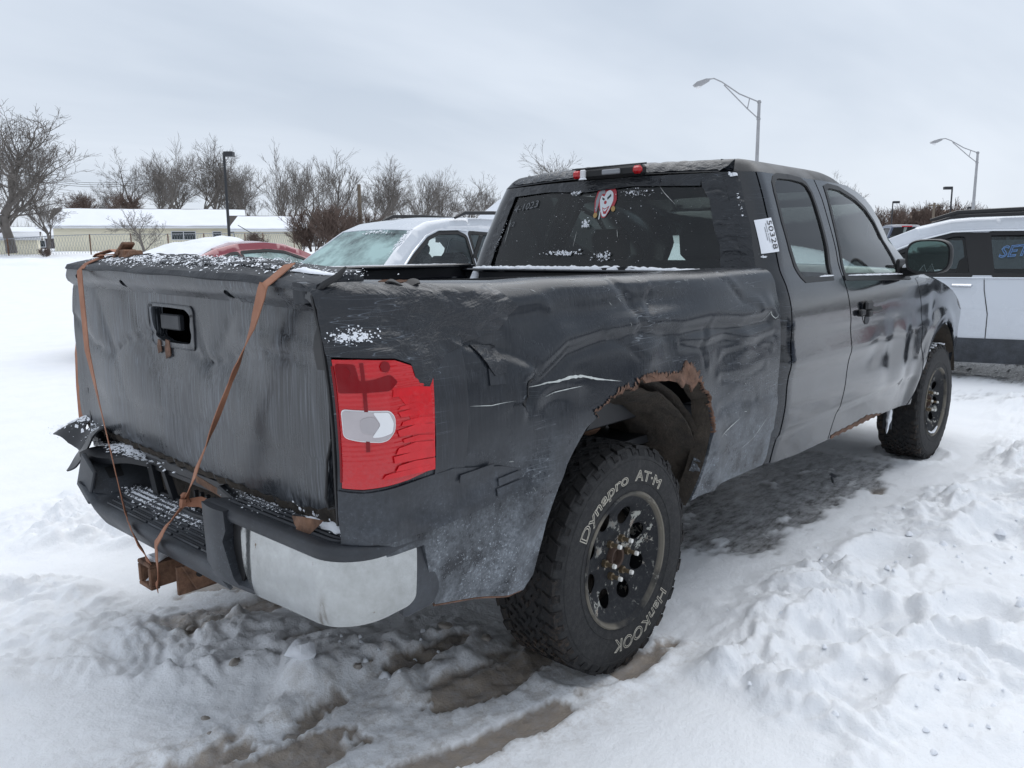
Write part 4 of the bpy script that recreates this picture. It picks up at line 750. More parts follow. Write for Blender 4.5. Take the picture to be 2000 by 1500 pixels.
# tape over the rear corners and top of the rear window
def wrapf(u,v,o): return cab_pt(u,v,o)
tapep([(1.056,1.30),(1.056,1.735),(1.10,1.738),(1.125,1.70),(1.118,1.60),(1.122,1.50),(1.112,1.40),(1.118,1.30)],.004,.004,'tape',wrapf,h=.012,sc=.8,out=(-1,-1,0),label='wrinkled tape down the right edge of the rear window')
tapep([(-1.0,1.28),(-1.0,1.735),(-.92,1.74),(-.85,1.735),(-.84,1.68),(-.875,1.62),(-.87,1.50),(-.89,1.42),(-.88,1.30)],.003,.004,'tape',lambda t,v,o:back_pt(t,v,o),h=.012,sc=.8,out=(-1,0,0))
tapep([(-.86,1.74),(-.4,1.742),(0,1.742),(.5,1.742),(.99,1.738),(.99,1.69),(.5,1.70),(0.1,1.685),(-.3,1.70),(-.83,1.685)],.0035,.003,'tape',lambda t,v,o:back_pt(t,v,o),h=.012,sc=.6,out=(-1,0,0),label='wrinkled tape along the top of the rear window')
tapep([(.90,1.28),(.91,1.69),(1.0,1.70),(1.0,1.28)],.004,.003,'tape',lambda t,v,o:back_pt(t,v,o),h=.012,sc=.8,out=(-1,0,0))
def rooft(x,y,o): return roof(x,y,.004)+np.stack([0*x,0*x,o-.004],-1)
tapep([(x+.004,y*.985) for x,y in [tuple(back_pt(np.array(t),np.array(1.74))[:2]) for t in np.linspace(.95,-.98,16)]]+[(1.20,-.70),(1.26,-.66),(1.27,-.35),(1.24,0),(1.26,.4),(1.25,.66)],.004,.004,'tape',lambda x,y,o:rooft(x,y,o),h=.014,sc=.7,out=(0,0,1),label='wrinkled tape over the rear edge of the roof')
fk=lambda t,v:back_pt(t,v,.010)
patchy('snow',lambda t,v:back_pt(t,v,.004),.22,1.388,.16,.012,70,60,.009); patchy('snow',lambda t,v:back_pt(t,v,.004),-.10,1.372,.07,.022,40,61,.008)
patchy('snow',lambda t,v:back_pt(t,v,.004),.055,1.53,.035,.022,60,62,.006); patchy('snow',lambda t,v:back_pt(t,v,.004),.19,1.685,.07,.010,30,63,.006); patchy('snow',lambda t,v:back_pt(t,v,.004),-.34,1.67,.13,.02,70,64,.004); patchy('snow',lambda t,v:back_pt(t,v,.004),.90,1.48,.02,.10,24,66,.004)
patchy('snow',lambda t,v:back_pt(t,v,.004),.0,1.50,.9,.3,150,65,.0022)
patchy('snow',lambda a,b:cab_pt(np.array(a),np.array(b),.010),1.10,1.725,.02,.012,12,67,.010)
patchy('snow',lambda a,b:cab_pt(np.array(a),np.array(b),.010),1.10,1.60,.008,.05,10,68,.006)
gsl=lambda t,v:back_pt(np.array(t),np.array(v),-.001)
for a in ([(-.52,1.70),(-.56,1.66),(-.64,1.60)],[(.86,1.58),(.84,1.50),(.83,1.44)],[(-.20,1.50),(-.21,1.46)],[(.13,1.50),(.14,1.42)],[(.92,1.66),(.95,1.50),(.97,1.40)]): sliver(a,.0018,lambda t,v:gsl(t,v),'scratch','crayon_mark')
def put_text(name,V,F,fn,mat,par):
    P=[fn(x,y,z) for x,y,z in V]; return link(name,mesh(name,P,F,M[mat],False),par)
V,F=glyphs('4-1023',.085,extr=.0004,res=2); put_text('crayon_writing',V,F,lambda x,y,z:tuple(gsl(.86-x*1.15,1.605+y*.62+x*.10)),'greyink',rw)
V,F=glyphs('1/2',.045,extr=.0004,res=2); put_text('crayon_writing',V,F,lambda x,y,z:tuple(gsl(.86-x*1.15,1.53+y*.8+x*.05)),'greyink',rw)
# paper ticket with its number
def tick(a,b,o=.006): # a across 0..1, b down 0..1
    u=1.140+(.084+.004*b)*a+.004*b+ (1-a)*.0; v=1.524+.012*a-(.144+.002*a)*b; return cab_pt(u,v,o,-1)
tk=sheet('paper_ticket',lambda a,b:tick(a,b),[(0,0),(1,0),(1,1),(0,1)],M['paper'],truck,h=.12,flange=.001,out=(-1,-1,0),label='white paper ticket with the number 50328')
V,F=glyphs('50328',.25,extr=.0,res=3,space=1.03); wx=V[:,0].max(); V[:,0]*=.86/wx
put_text('ticket_number',V,F,lambda x,y,z:tuple(tick(np.array(.63+y*1.75),np.array(.05+x),.0085)),'ink',tk)
for (a,segs) in ((.54,[(.14,.30),(.31,.40),(.44,.50),(.52,.70)]),(.44,[(.24,.40),(.41,.64)])):
    for s0,s1 in segs: sheet('fine_print',lambda a_,b_:tick(a_,b_,.0072),[(a-.022,s0),(a+.022,s0),(a+.022,s1),(a-.022,s1)],M['greyink'],tk,h=.05,out=(-1,-1,0))
patchy('snow',lambda a,b:cab_pt(np.array(a),np.array(b),.004),1.155,1.368,.014,.006,8,70,.008)
# jester decal: a plain generic jester cap and mask
def dec(poly,col,o,nm='decal_shape',par=None): return sheet(nm,lambda x,y:back_pt((x*.0105-.065)/.78*-1*-1,1.64+y*.0105,o),poly,MD[col],par or jd,h=1.2,out=(-1,0,0))
MD={'red':simple('decal_red',(.42,.025,.04),.35),'white':simple('decal_white',(.72,.76,.80),.35),'grey':simple('decal_grey',(.28,.30,.33),.35),'gold':simple('decal_gold',(.42,.26,.08),.3),'black':simple('decal_black',(.02,.022,.025),.35)}
jd=None
jd=sheet('jester_decal',lambda x,y:back_pt((-x*.0105-.065)/.78,1.64+y*.0105,-.0035),rpoly([(-6.5,-6),(-7.2,0),(-6,4.5),(-3.5,6.6),(0,7.8),(4,7),(6.6,4),(7,0),(5.4,-3.4),(4.2,-2.5),(3.0,-5),(.5,-8),(-1.5,-8),(-3,-5),(-4.6,-2),(-5,-6)],.6,3),MD['red'],truck,h=1.2,out=(-1,0,0),label='small red and white jester head decal on the rear window')
def dec(poly,col,o): return sheet('decal_shape',lambda x,y:back_pt((-x*.0105-.065)/.78,1.64+y*.0105,o),poly,MD[col],jd,h=1.2,out=(-1,0,0))
dec(rpoly([(-6,-5),(-6.4,0),(-5,4),(-2.5,5.2),(-1,5),(-.8,3),(-2.6,3.2),(-4,1.4),(-4.6,-2),(-5.2,-5)],.5,3),'grey',-.0030)
dec(rpoly([(0,4),(2.5,4.8),(4.6,3.4),(5,0),(3.2,-3.6),(.8,-7.4),(-1.2,-7.4),(-2.8,-4),(-3.8,0),(-3,2.6),(-1,1.6)],.8,3),'white',-.0028)
dec([(-2.4,1.6),(-.6,.8),(-.8,-.1),(-2.2,.5)],'black',-.0024); dec([(.8,1.2),(3.2,3.0),(3.4,1.8),(1.2,.2)],'black',-.0024)
dec(ell((0,-.9),.9,.85,10),'red',-.0022); dec(rpoly([(-1.8,-3),(0,-3.8),(3,-2.4),(1,-6.2),(-.6,-6.2)],.4,3),'red',-.0023); dec([(-1.2,-3.6),(0,-4.2),(2.1,-3.2),(.6,-4.9),(-.5,-5)],'white',-.0021)
dec(ell((-5.6,-6.6),1.3,1.3,10),'gold',-.002); dec(ell((5.3,-4.0),1.3,1.3,10),'gold',-.002); dec([(-2.9,-4.6),(-3.3,-8.6),(-2.7,-8.6),(-2.4,-4.6)],'white',-.002)
# high brake lamp, broken open
bl=MB(); bl.box((1.118,-.09,1.768),(.05,.40,.050),bev=.012); hb=bl.obj('high_brake_light',M['black'],truck,label='broken high brake light with only its red ends left')
MB().box((1.095,.085,1.767),(.03,.048,.038),bev=.010).obj('red_lens',M['lens'],hb); MB().box((1.094,-.265,1.769),(.03,.050,.038),bev=.012).obj('red_lens',M['lens'],hb)
MB().box((1.088,.045,1.768),(.02,.030,.040),bev=.005).obj('lens_shard',M['whiteplastic'],hb); MB().box((1.090,-.12,1.768),(.02,.10,.024),bev=.004).obj('lamp_reflector',M['greyink'],hb)
drift('snow',[(1.085,.07,1.742),(1.085,.02,1.743)],lambda s:.03,lambda s:.012,72); MB().tube([(1.10,.12,1.795),(1.115,-.3,1.797)],.004,5).obj('lens_edge',M['whiteplastic'],hb).data.materials[0]=M['plastic']
# cabin: seats, wheel, dash
def seat(x,y,w,hz,top):
    m=MB(); m.box((x,y,1.02),(.16,w,.62),Matrix.Rotation(-.20,3,'Y'),bev=.05); m.box((x+.25,y,.72),(.5,w,.16),bev=.05); s=m.obj('seat',M['seat'],truck)
    MB().box((x-.11,y,top),(.09,hz,.19),Matrix.Rotation(-.15,3,'Y'),bev=.04).tube([(x-.09,y-.05,top-.15),(x-.10,y-.05,top-.05)],.008,5).tube([(x-.09,y+.05,top-.15),(x-.10,y+.05,top-.05)],.008,5).obj('headrest',M['seat'],s)
seat(1.80,-.30,.52,.30,1.43); seat(2.0,.44,.52,.27,1.43)
MB().box((1.33,0,1.02),(.14,1.45,.66),bev=.04).obj('rear_seat',M['seat'],truck)
MB().box((2.98,0,1.03),(.42,1.62,.34),bev=.08).obj('dashboard',M['trim'],truck)
MB().tube([(2.72+.06*math.cos(a),.42+.19*math.sin(a),1.12+.18*math.cos(a)) for a in np.linspace(0,2*math.pi,20)],.014,6,cap=False).tube([(2.78,.42,1.10),(2.9,.42,1.06)],.05,8).obj('steering_wheel',M['seat'],truck)
MB().box((2.1,0,.60),(2.0,1.6,.04)).obj('cab_floor',M['seat'],truck)
MB().box((2.62,-.05,1.60),(.03,.24,.07),bev=.015).obj('rear_view_mirror',M['seat'],truck)
# door mirror
mm=MB(); c=Vector((2.77,-1.10,1.350)); 
ng=28
def se(a,k): c_,s_=math.cos(a),math.sin(a); return (k*.118*math.copysign(abs(c_)**.62,c_),k*.092*math.copysign(abs(s_)**.62,s_))
rg=[(-.058,.90),(-.060,.98),(-.048,1.03),(-.02,1.04),(.015,.97),(.045,.80),(.065,.50),(.070,.10)]
mm.add([(2.77+dx+.10*se(2*math.pi*q/ng,k)[0],-1.10+se(2*math.pi*q/ng,k)[0],1.350+se(2*math.pi*q/ng,k)[1]) for dx,k in rg for q in range(ng)],[(i*ng+q,i*ng+(q+1)%ng,(i+1)*ng+(q+1)%ng,(i+1)*ng+q) for i in range(len(rg)-1) for q in range(ng)])
mm.tube([(2.84,-1.05,1.28),(2.88,-.97,1.262),(2.90,-.90,1.265)],[.03,.026,.035],8).box((2.93,-.905,1.29),(.20,.02,.09),Matrix.Rotation(.06,3,'Z'),bev=.008)
mo=mm.obj('door_mirror',M['rubber'],truck); sheet('mirror_glass',lambda a,b:np.stack([2.713+(a+1.10)*.10,a,b],-1),[(-1.10+se(2*math.pi*q/ng,.90)[0],1.350+se(2*math.pi*q/ng,.90)[1]) for q in range(ng)],M['mirror'],mo,h=.04,out=(-1,0,0),flange=.004)
drift('snow',[(2.86,-.93,1.285),(2.84,-1.0,1.295)],lambda s:.06,lambda s:.03,73)
# front end (hidden side)
sheet('grille',lambda y,z:np.stack([4.43+.06*(1-(y/.8)**2)+0*z,y,z],-1),[(-.76,.70),(-.76,.97),(0,1.04),(.76,.97),(.76,.70)],M['black'],truck,h=.1,out=(1,0,0),flange=.02)
MB().box((4.44,0,.58),(.16,1.66,.26),bev=.04).obj('front_bumper',M['plastic'],truck)
for s in (-1,1): MB().box((4.40,s*.70,.84),(.12,.20,.20),bev=.03).obj('headlight',M['whiteplastic'],truck)
# front wheel housing
m=MB(); V=[];n=20
for j,y in enumerate((-.93,-.75,-.60)):
    for i in range(n+1):
        a=math.radians(12+160*i/n); V.append((3.74+(.50)*math.cos(a),y,.42+.49*math.sin(a)))
m.add(V,[(j*(n+1)+i,j*(n+1)+i+1,(j+1)*(n+1)+i+1,(j+1)*(n+1)+i) for j in range(2) for i in range(n)]); m.box((3.74,-.60,.65),(1.0,.03,.55)); m.obj('front_wheel_housing',M['liner'],truck)
sheet('hanging_liner',lambda y,z:np.stack([4.19+.03*np.sin(z*9),y,z],-1),[(-.90,.30),(-.89,.80),(-.80,.85),(-.78,.35)],M['liner'],truck,h=.04,out=(-1,0,0),flange=.006)
MB().box((3.08,-.845,.38),(.012,.05,.20),Matrix.Rotation(.1,3,'Y')).obj('mud_flap',M['plastic'],truck); drift('snow',[(3.06,-.86,.46),(3.05,-.86,.36),(3.05,-.85,.25)],lambda s:.05-.03*s,lambda s:.03,75,up=(-1,-.3,0))
sheet('rusty_sill',lambda u,v:cab_pt(u,v,.003,-1,cab_dent)+np.stack([0*u,0*u,.004*np.sin(u*70)],-1),[(1.93,.436),(2.2,.438),(2.5,.441),(2.72,.443),(2.60,.458),(2.45,.475),(2.25,.462),(2.05,.458),(1.93,.455)],M['rust2'],truck,h=.02,flange=.01)
# ================================================================== wheels
def tprof(r): return np.interp(r,[.205,.225,.24,.27,.305,.335,.355,.370,.378],[.118,.124,.129,.134,.1345,.132,.127,.119,.108])
def make_wheel():
    hub=MB()
    # rim: lip and barrel
    hub.lathe([(.232,-.116),(.233,-.128),(.228,-.133),(.223,-.131),(.220,-.124),(.2165,-.117),(.209,-.113)],n=56); hub.lathe([(.20,.10),(.205,-.02),(.208,-.108)],n=40)
    hv=[];h8=[ell((.143*math.cos(math.radians(22.5+45*k)),.143*math.sin(math.radians(22.5+45*k))),.031,.031,14) for k in range(8)]
    def disc(x,z):
        r=np.hypot(x,z); y=-np.interp(r,[.04,.05,.088,.10,.112,.14,.165,.185,.205],[.074,.076,.080,.079,.076,.078,.088,.100,.113])
        for k in range(8):
            a=math.radians(22.5+45*k); d=np.hypot(x-.143*math.cos(a),z-.143*math.sin(a)); y=y+.008*np.exp(-((d-.028)/.008)**2)
        return np.stack([x,y,z],-1)
    V,F=sheet_data(disc,ell((0,0),.211,.211,64),h8+[ell((0,0),.040,.040,20)],.010,(0,-1,0),.010); hub.add(V,F)
    w=hub.obj('wheel',M['rim'],None,label=None)
    t=MB(); rs=[.228,.235,.245,.26,.28,.30,.32,.335,.350,.362,.371,.377]; pr=[(r,-float(tprof(r))) for r in rs]; pr+= [(.379,-.06),(.380,0),(.379,.06)]+[(r,float(tprof(r))) for r in rs[::-1]]; t.lathe(pr,n=96)
    for r in (.262,.342): t.lathe([(r-.002,-float(tprof(r))+.001),(r,-float(tprof(r))-.0018),(r+.002,-float(tprof(r))+.001)],n=80)
    ty=t.obj('tyre',M['tyre'],w)
    m=MB(); N=44; R=random.Random(4)
    def blk(a0,a1,y0,y1,r0,r1,sk=0.,z0=None):
        V=[]
        for rr,sh_ in ((r0,0),(r1,.10)):
            for (a,y) in ((a0,y0),(a1,y0),(a1,y1),(a0,y1)):
                ya=y+(((y0+y1)/2)-y)*sh_; aa=a+((a0+a1)/2-a)*sh_+sk*(y-(y0+y1)/2); V.append((rr*math.cos(aa),ya,rr*math.sin(aa)))
        m.add(V,[(3,2,1,0),(4,5,6,7),(0,1,5,4),(1,2,6,5),(2,3,7,6),(3,0,4,7)])
    da=2*math.pi/N
    for k in range(N):
        a=k*da
        for s in (-1,1):
            L=.122 if k%2 else .112
            blk(a,a+da*.84,*sorted((s*.078,s*L)),.374,.386,1.2*s)
            # shoulder lug running on to the sidewall
            V=[];a0,a1=a+.01,a+da*(.72 if k%2 else .5)
            for (r,y) in ((.3815,.106),(.3755,.1205),(.358,.1275),(.352 if k%2 else .360,.1285)):
                V+=[(r*math.cos(a0),s*y,r*math.sin(a0)),(r*math.cos(a1),s*y,r*math.sin(a1))]
            for (r,y) in ((.37,.10),(.362,.116),(.35,.122),(.345,.124)): V+=[(r*math.cos(a0),s*y,r*math.sin(a0)),(r*math.cos(a1),s*y,r*math.sin(a1))]
            F=[(0,1,3,2),(2,3,5,4),(4,5,7,6),(0,2,10,8),(2,4,12,10),(4,6,14,12),(3,1,9,11),(5,3,11,13),(7,5,13,15),(6,7,15,14)]; m.add(V,F if s<0 else [f[::-1] for f in F])
            b=a+da*(.5 if s>0 else .2); blk(b,b+da*.42,*sorted((s*.030,s*.070)),.374,.388,-3*s); blk(b+da*.5,b+da*.88,*sorted((s*.034,s*.066)),.374,.388,3*s)
        blk(a+.01,a+da*.46,-.022,.008,.374,.388,3); blk(a+da*.5,a+da*.95,-.008,.022,.374,.388,-3)
    m.obj('tread',M['tread'],w,kind='stuff',smooth=False)
    h=MB().lathe([(.0,-.066),(.026,-.068),(.028,-.090),(.036,-.092),(.038,-.088),(.041,-.072)],n=20).obj('hub',M['hub'],w)
    MB().lathe([(0,-.03),(.15,-.03),(.19,.0),(.19,.05)],n=28).obj('brake_drum',M['liner'],w)
    sm=MB().lathe([(.0,-.126),(.006,-.126),(.0075,-.122),(.0075,-.072)],n=8).lathe([(.013,-.074),(.013,-.092),(.0075,-.093)],n=6).make('lug_stud',M['stud']); se=MB().lathe([(0,-.1285),(.0075,-.1280),(.0085,-.124),(.0085,-.118),(.007,-.118)],n=8).make('stud_end',M['studend'])
    for k in range(6):
        a=math.radians(60*k+3); loc=(.0655*math.cos(a),0,.0655*math.sin(a)); link('lug_stud',sm,w,loc); link('stud_end',se,w,loc)
    def arc(text,size,a_start,a_end,r,outl,tall=1.):
        V,F=glyphs(text,size,outline=outl,space=1.02,res=3); V[:,0]-=V[:,0].min(); L=V[:,0].max(); P=[]
        for x,y,z in V:
            a=math.radians(a_start+(a_end-a_start)*x/L); rr=r+y*tall; P.append((rr*math.cos(a),-float(tprof(rr))-.0012-z,rr*math.sin(a)))
        link('sidewall_lettering',mesh('sidewall_lettering',P,F,M['letter'],False),w)
    arc('Dynapro',.056,152,92,.268,.0011); arc('AT·M',.050,84,50,.270,.0011); arc('HanKOOK',.062,-38,-106,.266,.0011)
    return w
def copy_tree(o,parent=None):
    c=o.copy(); COL.objects.link(c)
    if parent is not None: c.parent=parent
    for ch in list(o.children): copy_tree(ch,c)
    return c
wheel=make_wheel(); wheel.parent=truck; wheel.location=(0,-.8425,.383); wheel.rotation_euler=(0,0,0)
for loc,rz in (((3.645,-.8425,.383),math.radians(-1.0)),((0,.8425,.383),math.pi),((3.645,.8425,.383),math.pi)):
    w=copy_tree(wheel,truck); w.location=loc; w.rotation_euler=(0,0 if loc[0]==0 else 1.3,rz)
    if loc[1]<0: w['label']='front wheel with snow packed on its tread'
    if loc[1]<0:
        for ch in list(w.children):
            if ch.name.startswith('sidewall'): bpy.data.objects.remove(ch)
wheel['label']='rear wheel with white sidewall letters and chipped black rim'
R0=random.Random(2); m=MB()
for k in range(140):
    a=math.radians(R0.uniform(70,140)); r=.390; y=-.8425+R0.uniform(-.12,.13); m.box((3.645+r*math.cos(a),y,.383+r*math.sin(a)),(R0.uniform(.006,.02),R0.uniform(.006,.02),.008),Matrix.Rotation(math.pi/2-a,3,'Y'))
m.obj('snow',M['snow'],truck,kind='stuff')
drift('snow',[(3.645+.21*math.cos(math.radians(a)),-.965,.383+.21*math.sin(math.radians(a))) for a in (-120,-105,-90,-75,-60)],lambda s:.018,lambda s:.012,80,up=(0,-.6,.8))
# ================================================================== straps
def gp(y,v,o=.012): return tuple(gate_pt(np.array(y),np.array(v),o,gate_dent))
def strap(label,pts,wid,dirs,nm='tie_down_strap'):
    m=ribbon(pts,wid,dirs); o=m.obj(nm,M['strap']); tag(o,label,'strap',None); return o
Y_=(0,1,0)
s1=strap('faded orange strap running from the tailgate top left down to the hitch',[(-.93,.56,1.405),(-.99,.60,1.400),gp(.60,1.42,.018),gp(.618,1.375,.018),gp(.602,1.34,.020),(-1.113,.447,1.094),(-1.130,.336,.916),(-1.148,.213,.72),(-1.158,.135,.600),(-1.160,.120,.580),(-1.160,.098,.555),(-1.155,.06,.51),(-1.145,.035,.475),(-1.13,.055,.44)],[.038,.038,.038,.038,.036,.034,.034,.034,.034,.030,.030,.036,.036,.036],[Y_,Y_,Y_,Y_,Y_,Y_,(.3,1,0),(.3,1,.2),(.4,1,.3),(.2,1,.5),(.1,1,.5),(.3,1,.3),(.2,1,0),(0,1,0)])
s2=strap('faded orange twisted strap running from the tailgate top right down to the hitch',[gp(-.64,1.42,.020),gp(-.665,1.372,.02),gp(-.655,1.34,.022),(-1.096,-.590,1.228),(-1.103,-.528,1.138),(-1.108,-.484,1.076),(-1.113,-.442,1.015),(-1.122,-.357,.892),(-1.130,-.296,.804),(-1.134,-.262,.755),(-1.135,-.225,.70),(-1.155,-.13,.61),(-1.165,-.085,.555),(-1.155,-.055,.48),(-1.145,-.035,.42),(-1.13,.02,.375)],[.036,.038,.038,.036,.030,.012,.018,.032,.036,.030,.020,.034,.030,.036,.034,.034],[Y_,Y_,Y_,(.2,1,-.3),(.6,1,-.5),(1,.1,0),(1,.1,.1),(.4,1,-.4),(.2,1,-.4),(.5,1,-.3),(1,.4,0),(.3,1,-.2),(.2,1,-.1),(.3,1,0),(.6,.8,.0),(.2,1,.2)])
tag(link('strap_tail',ribbon([(-1.135,-.23,.705),(-1.10,-.25,.705),(-1.06,-.30,.680),(-1.04,-.34,.655)],[.02,.03,.032,.03],[(0,.2,1),(0,.3,1),(.2,.3,1),(0,.3,1)]).make('strap_tail',M['strap']),s2))
MB().tube([(-1.14,-.225,.70),(-1.148,-.25,.725),(-1.135,-.225,.728),(-1.13,-.24,.705)],.010,6).obj('knot',M['strap'],s2)
s3=strap('faded orange strap hanging down the far left corner of the truck bed',[(-.93,.84,1.36),(-.97,.87,1.30),(-.985,.865,1.20),(-.992,.863,1.13),(-.996,.873,1.03),(-.998,.888,.90),(-.998,.893,.78),(-1.0,.90,.70),(-1.0,.915,.62)],[.03,.03,.02,.026,.046,.048,.048,.03,.034],[(0,1,0),(.5,1,0),(.7,.8,0),(.3,1,0),(0,1,0),(0,1,0),(0,1,0),(.4,1,0),(.2,1,0)])
m=ribbon([(-.92,.52,1.398),(-.935,.60,1.420),(-.95,.69,1.405),(-.94,.74,1.395)],.035,[(1,0,0)]*4); o=m.obj('strap_tail',M['strap'],s1)
rb=MB(); rb.box((-.945,.50,1.415),(.045,.11,.012),Matrix.Rotation(-.5,3,'X'),bev=.003).box((-.945,.465,1.405),(.05,.05,.030),bev=.006).tube([(-.975,.48,1.41),(-.915,.48,1.41)],.010,8).box((-.945,.43,1.395),(.045,.08,.02),Matrix.Rotation(-.35,3,'X'),bev=.004)
tag(rb.obj('ratchet_buckle',M['rust']),'small rusty ratchet buckle lying on top of the tailgate','ratchet buckle')
# ================================================================== ground
def terr(x,y):
    d=np.hypot(np.asarray(x)-CAM[0],np.asarray(y)-CAM[1]); h_=.021*np.log1p(np.exp((np.minimum(d,300)-12)/3))*3; return h_-np.log1p(np.exp((h_-2.1)/.12))*.12
def sstep(a,b,x): t=np.clip((x-a)/(b-a),0,1); return t*t*(3-2*t)
def axis(lo,hi,c0,c1,h,g=1.045,mx=14.):
    a=list(np.arange(c0,c1+h,h)); s=h;x=a[-1]
    while x<hi: s=min(s*g,mx); x+=s; a.append(x)
    s=h;x=c0
    while x>lo: s=min(s*g,mx); x-=s; a.insert(0,x)
    return np.array(a)
GXa=axis(-60,330,-1.75,3.3,.0125,1.03); GYa=axis(-120,330,-2.3,2.1,.0125,1.03)
X,Y=np.meshgrid(GXa,GYa,indexing='ij')
def poly_d(x,y,P):
    d,s=pdist(x,y,P); return d,s
wob=.05*fbm(X*2.2,Y*2.2,3)
near=sstep(14,6,np.hypot(X,Y))
# regions of churned snow
def region(poly,soft):
    m=inpoly(np.stack([X.ravel(),Y.ravel()],1),poly).reshape(X.shape); sel=(np.abs(X)<14)&(np.abs(Y)<14)
    d=np.full(X.shape,9.); dd,_=pdist(X[sel],Y[sel],poly+[poly[0]]); d[sel]=dd
    return sstep(-soft,soft,np.where(m,d,-d)+wob*1.6)
rA=region([(.15,-1.22),(.55,-1.10),(1.05,-.98),(1.9,-1.14),(2.6,-1.22),(3.4,-1.32),(4.2,-1.2),(4.9,-1.05),(6.5,-.9),(9,-3),(6,-5),(2,-3.0),(.4,-2.15),(-.05,-1.75)],.13)
rB=region([(-2.4,.30),(-1.45,.45),(-1.1,.12),(-.86,-.22),(-.62,-.32),(-.50,-.15),(-.66,.22),(-.9,.75),(-1.0,1.2),(-2.2,2.0)],.12)
rC=region([(-.95,1.75),(-.45,1.25),(-.10,.95),(.25,1.15),(.0,1.9),(-.4,2.6),(-1.1,2.6)],.15)
rD=region([(-.62,-.35),(-.35,-.22),(-.15,-.45),(-.30,-.62),(-.62,-.55)],.06)
rF=sstep(14,26,np.hypot(X+2,Y+2))
rough=np.clip(rA+rB*.9+rC*.8+rD*.6,0,1)
Z=terr(X,Y)
Z=Z+.010*fbm(X*1.1,Y*1.1,3)+.020*fbm(X*.25,Y*.25,2)*(1-near)+.0022*fbm(X*9,Y*14,3)*near
clod=np.clip(billow(X*4.3+3,Y*4.3,5),-.3,1)
clod2=np.clip(billow(X*11,Y*11+7,4)-.15,0,1)
XW=X+.10*fbm(X*2.1,Y*2.1+8,3); YW=Y+.10*fbm(X*2.1+13,Y*2.1,3); foot=np.clip(pnoise(X*2.0+9,Y*2.0)-.12,0,.5)
Z=Z+rough*(.006+np.clip(.75+.9*fbm(X*.9+4,Y*.9,2),.25,1.4)*(.075*np.abs(pnoise(XW*2.6,YW*2.6))+.060*np.abs(pnoise(XW*6,YW*6+3))+.034*np.abs(pnoise(XW*14+5,YW*14))+.015*np.abs(pnoise(X*31,Y*31))+.007*np.abs(pnoise(X*62,Y*62))-.07*foot))
# foot holes in the trodden strip
for (a,b,r,dp) in ((.85,-1.50,.13,.07),(.62,-1.42,.10,.05),(1.55,-1.33,.14,.06),(1.15,-1.78,.12,.05),(.32,-1.62,.10,.04),(2.2,-1.65,.15,.06),(2.9,-1.5,.15,.05)):
    q=np.hypot((X-a)/1.5,Y-b)+.35*wob; Z=Z-dp*np.exp(-(q/r)**4)+dp*.45*np.exp(-((q-r*1.25)/(r*.3))**2)
far_rough=rF*(.10*billow(X*.33,Y*.33,4)); Z=Z+far_rough*.5
# wheel tracks
mask=np.zeros(X.shape); wet=np.zeros(X.shape)
TR1=[(.45,-.86),(0,-.86),(-.35,-.84),(-.75,-.76),(-1.3,-.58),(-2.2,-.2)]
n0=fbm(X*6+1,Y*6,4); d,s=poly_d(X,Y,TR1); s_tr=s; inside=sstep(.17,.12,d+wob*.25); Z=Z-.010*inside*near+.012*np.exp(-((d-.19)/.030)**2)*(X<.3)*np.clip(.4+n0,0,1.4)
n9=fbm(X*7,Y*7,4); tread=np.clip(np.sin((X+Y*.3)*2*math.pi/.055+2.2*np.sin(s*30)),0,1)*inside*(X<-.1)*np.clip(.5+n9,0,1); Z=Z-.0035*tread+.006*inside*np.abs(n9)
n=fbm(X*3.4+5,Y*3.4,5,gain=.62)+.05; n2=fbm(X*16,Y*16,4)
edge=np.exp(-((s-.115)/.055)**2)+1.1*np.exp(-((s+.135)/.060)**2); mask=np.maximum(mask,sstep(.27,.37,edge*(.66+.9*n))*(X<.30)*(X>-3))
TR2=[(-.25,-.43),(-.66,-.375),(-.95,-.42),(-1.6,-.30)]
d2,s2_=poly_d(X,Y,TR2); mask=np.maximum(mask,sstep(.30,.5,np.exp(-(d2/.045)**2)*(.6+1.1*n))); Z=Z-.012*np.exp(-(d2/.05)**2)+.014*np.exp(-((s2_+.07)/.030)**2)*np.clip(n+.4,0,1)+.022*np.abs(pnoise(X*13,Y*13))*np.exp(-((s2_+.10)/.08)**2)
for (cx,cy,rx,ry,k) in ((-.78,.40,.30,.13,1.0),(-.60,.70,.18,.12,.9),(-.52,-.02,.20,.08,.6),(.15,-.98,.20,.05,1.0),(-.10,-.66,.22,.16,.9),(.02,-1.0,.10,.06,1.),(-.95,-.62,.2,.035,.8),(-.50,-.60,.25,.05,.7),(.30,-.60,.35,.10,.9),(2.62,-.94,.24,.07,.45),(3.9,-.9,.3,.1,.3),(-.98,-.16,.08,.03,.5),(-1.15,-.33,.15,.03,.6)):
    q=np.exp(-(((X-cx)*.97+(Y-cy)*.1)/rx)**2-((Y-cy)/ry)**2)*k; m_=sstep(.30,.62,q*(.85+.9*n)+.10*n2*q); mask=np.maximum(mask,m_)
Z=Z-.014*mask
Z=Z+.008*mask*np.clip(n2,0,1)+.004*mask*np.abs(pnoise(X*40,Y*40))
crust=np.clip(np.exp(-((Y+.35)/.55)**2)*sstep(.2,-.2,X)*(X>-3),0,1); Z=Z+crust*(.013*np.abs(pnoise(XW*9,YW*12))+.009*np.abs(pnoise(XW*21,YW*26))+.006*np.abs(pnoise(X*46,Y*50))-.010)+.03*rB*(np.abs(pnoise(XW*5,YW*5))+.6*np.abs(pnoise(XW*12,YW*12+4))+.35*np.abs(pnoise(XW*27,YW*27)))
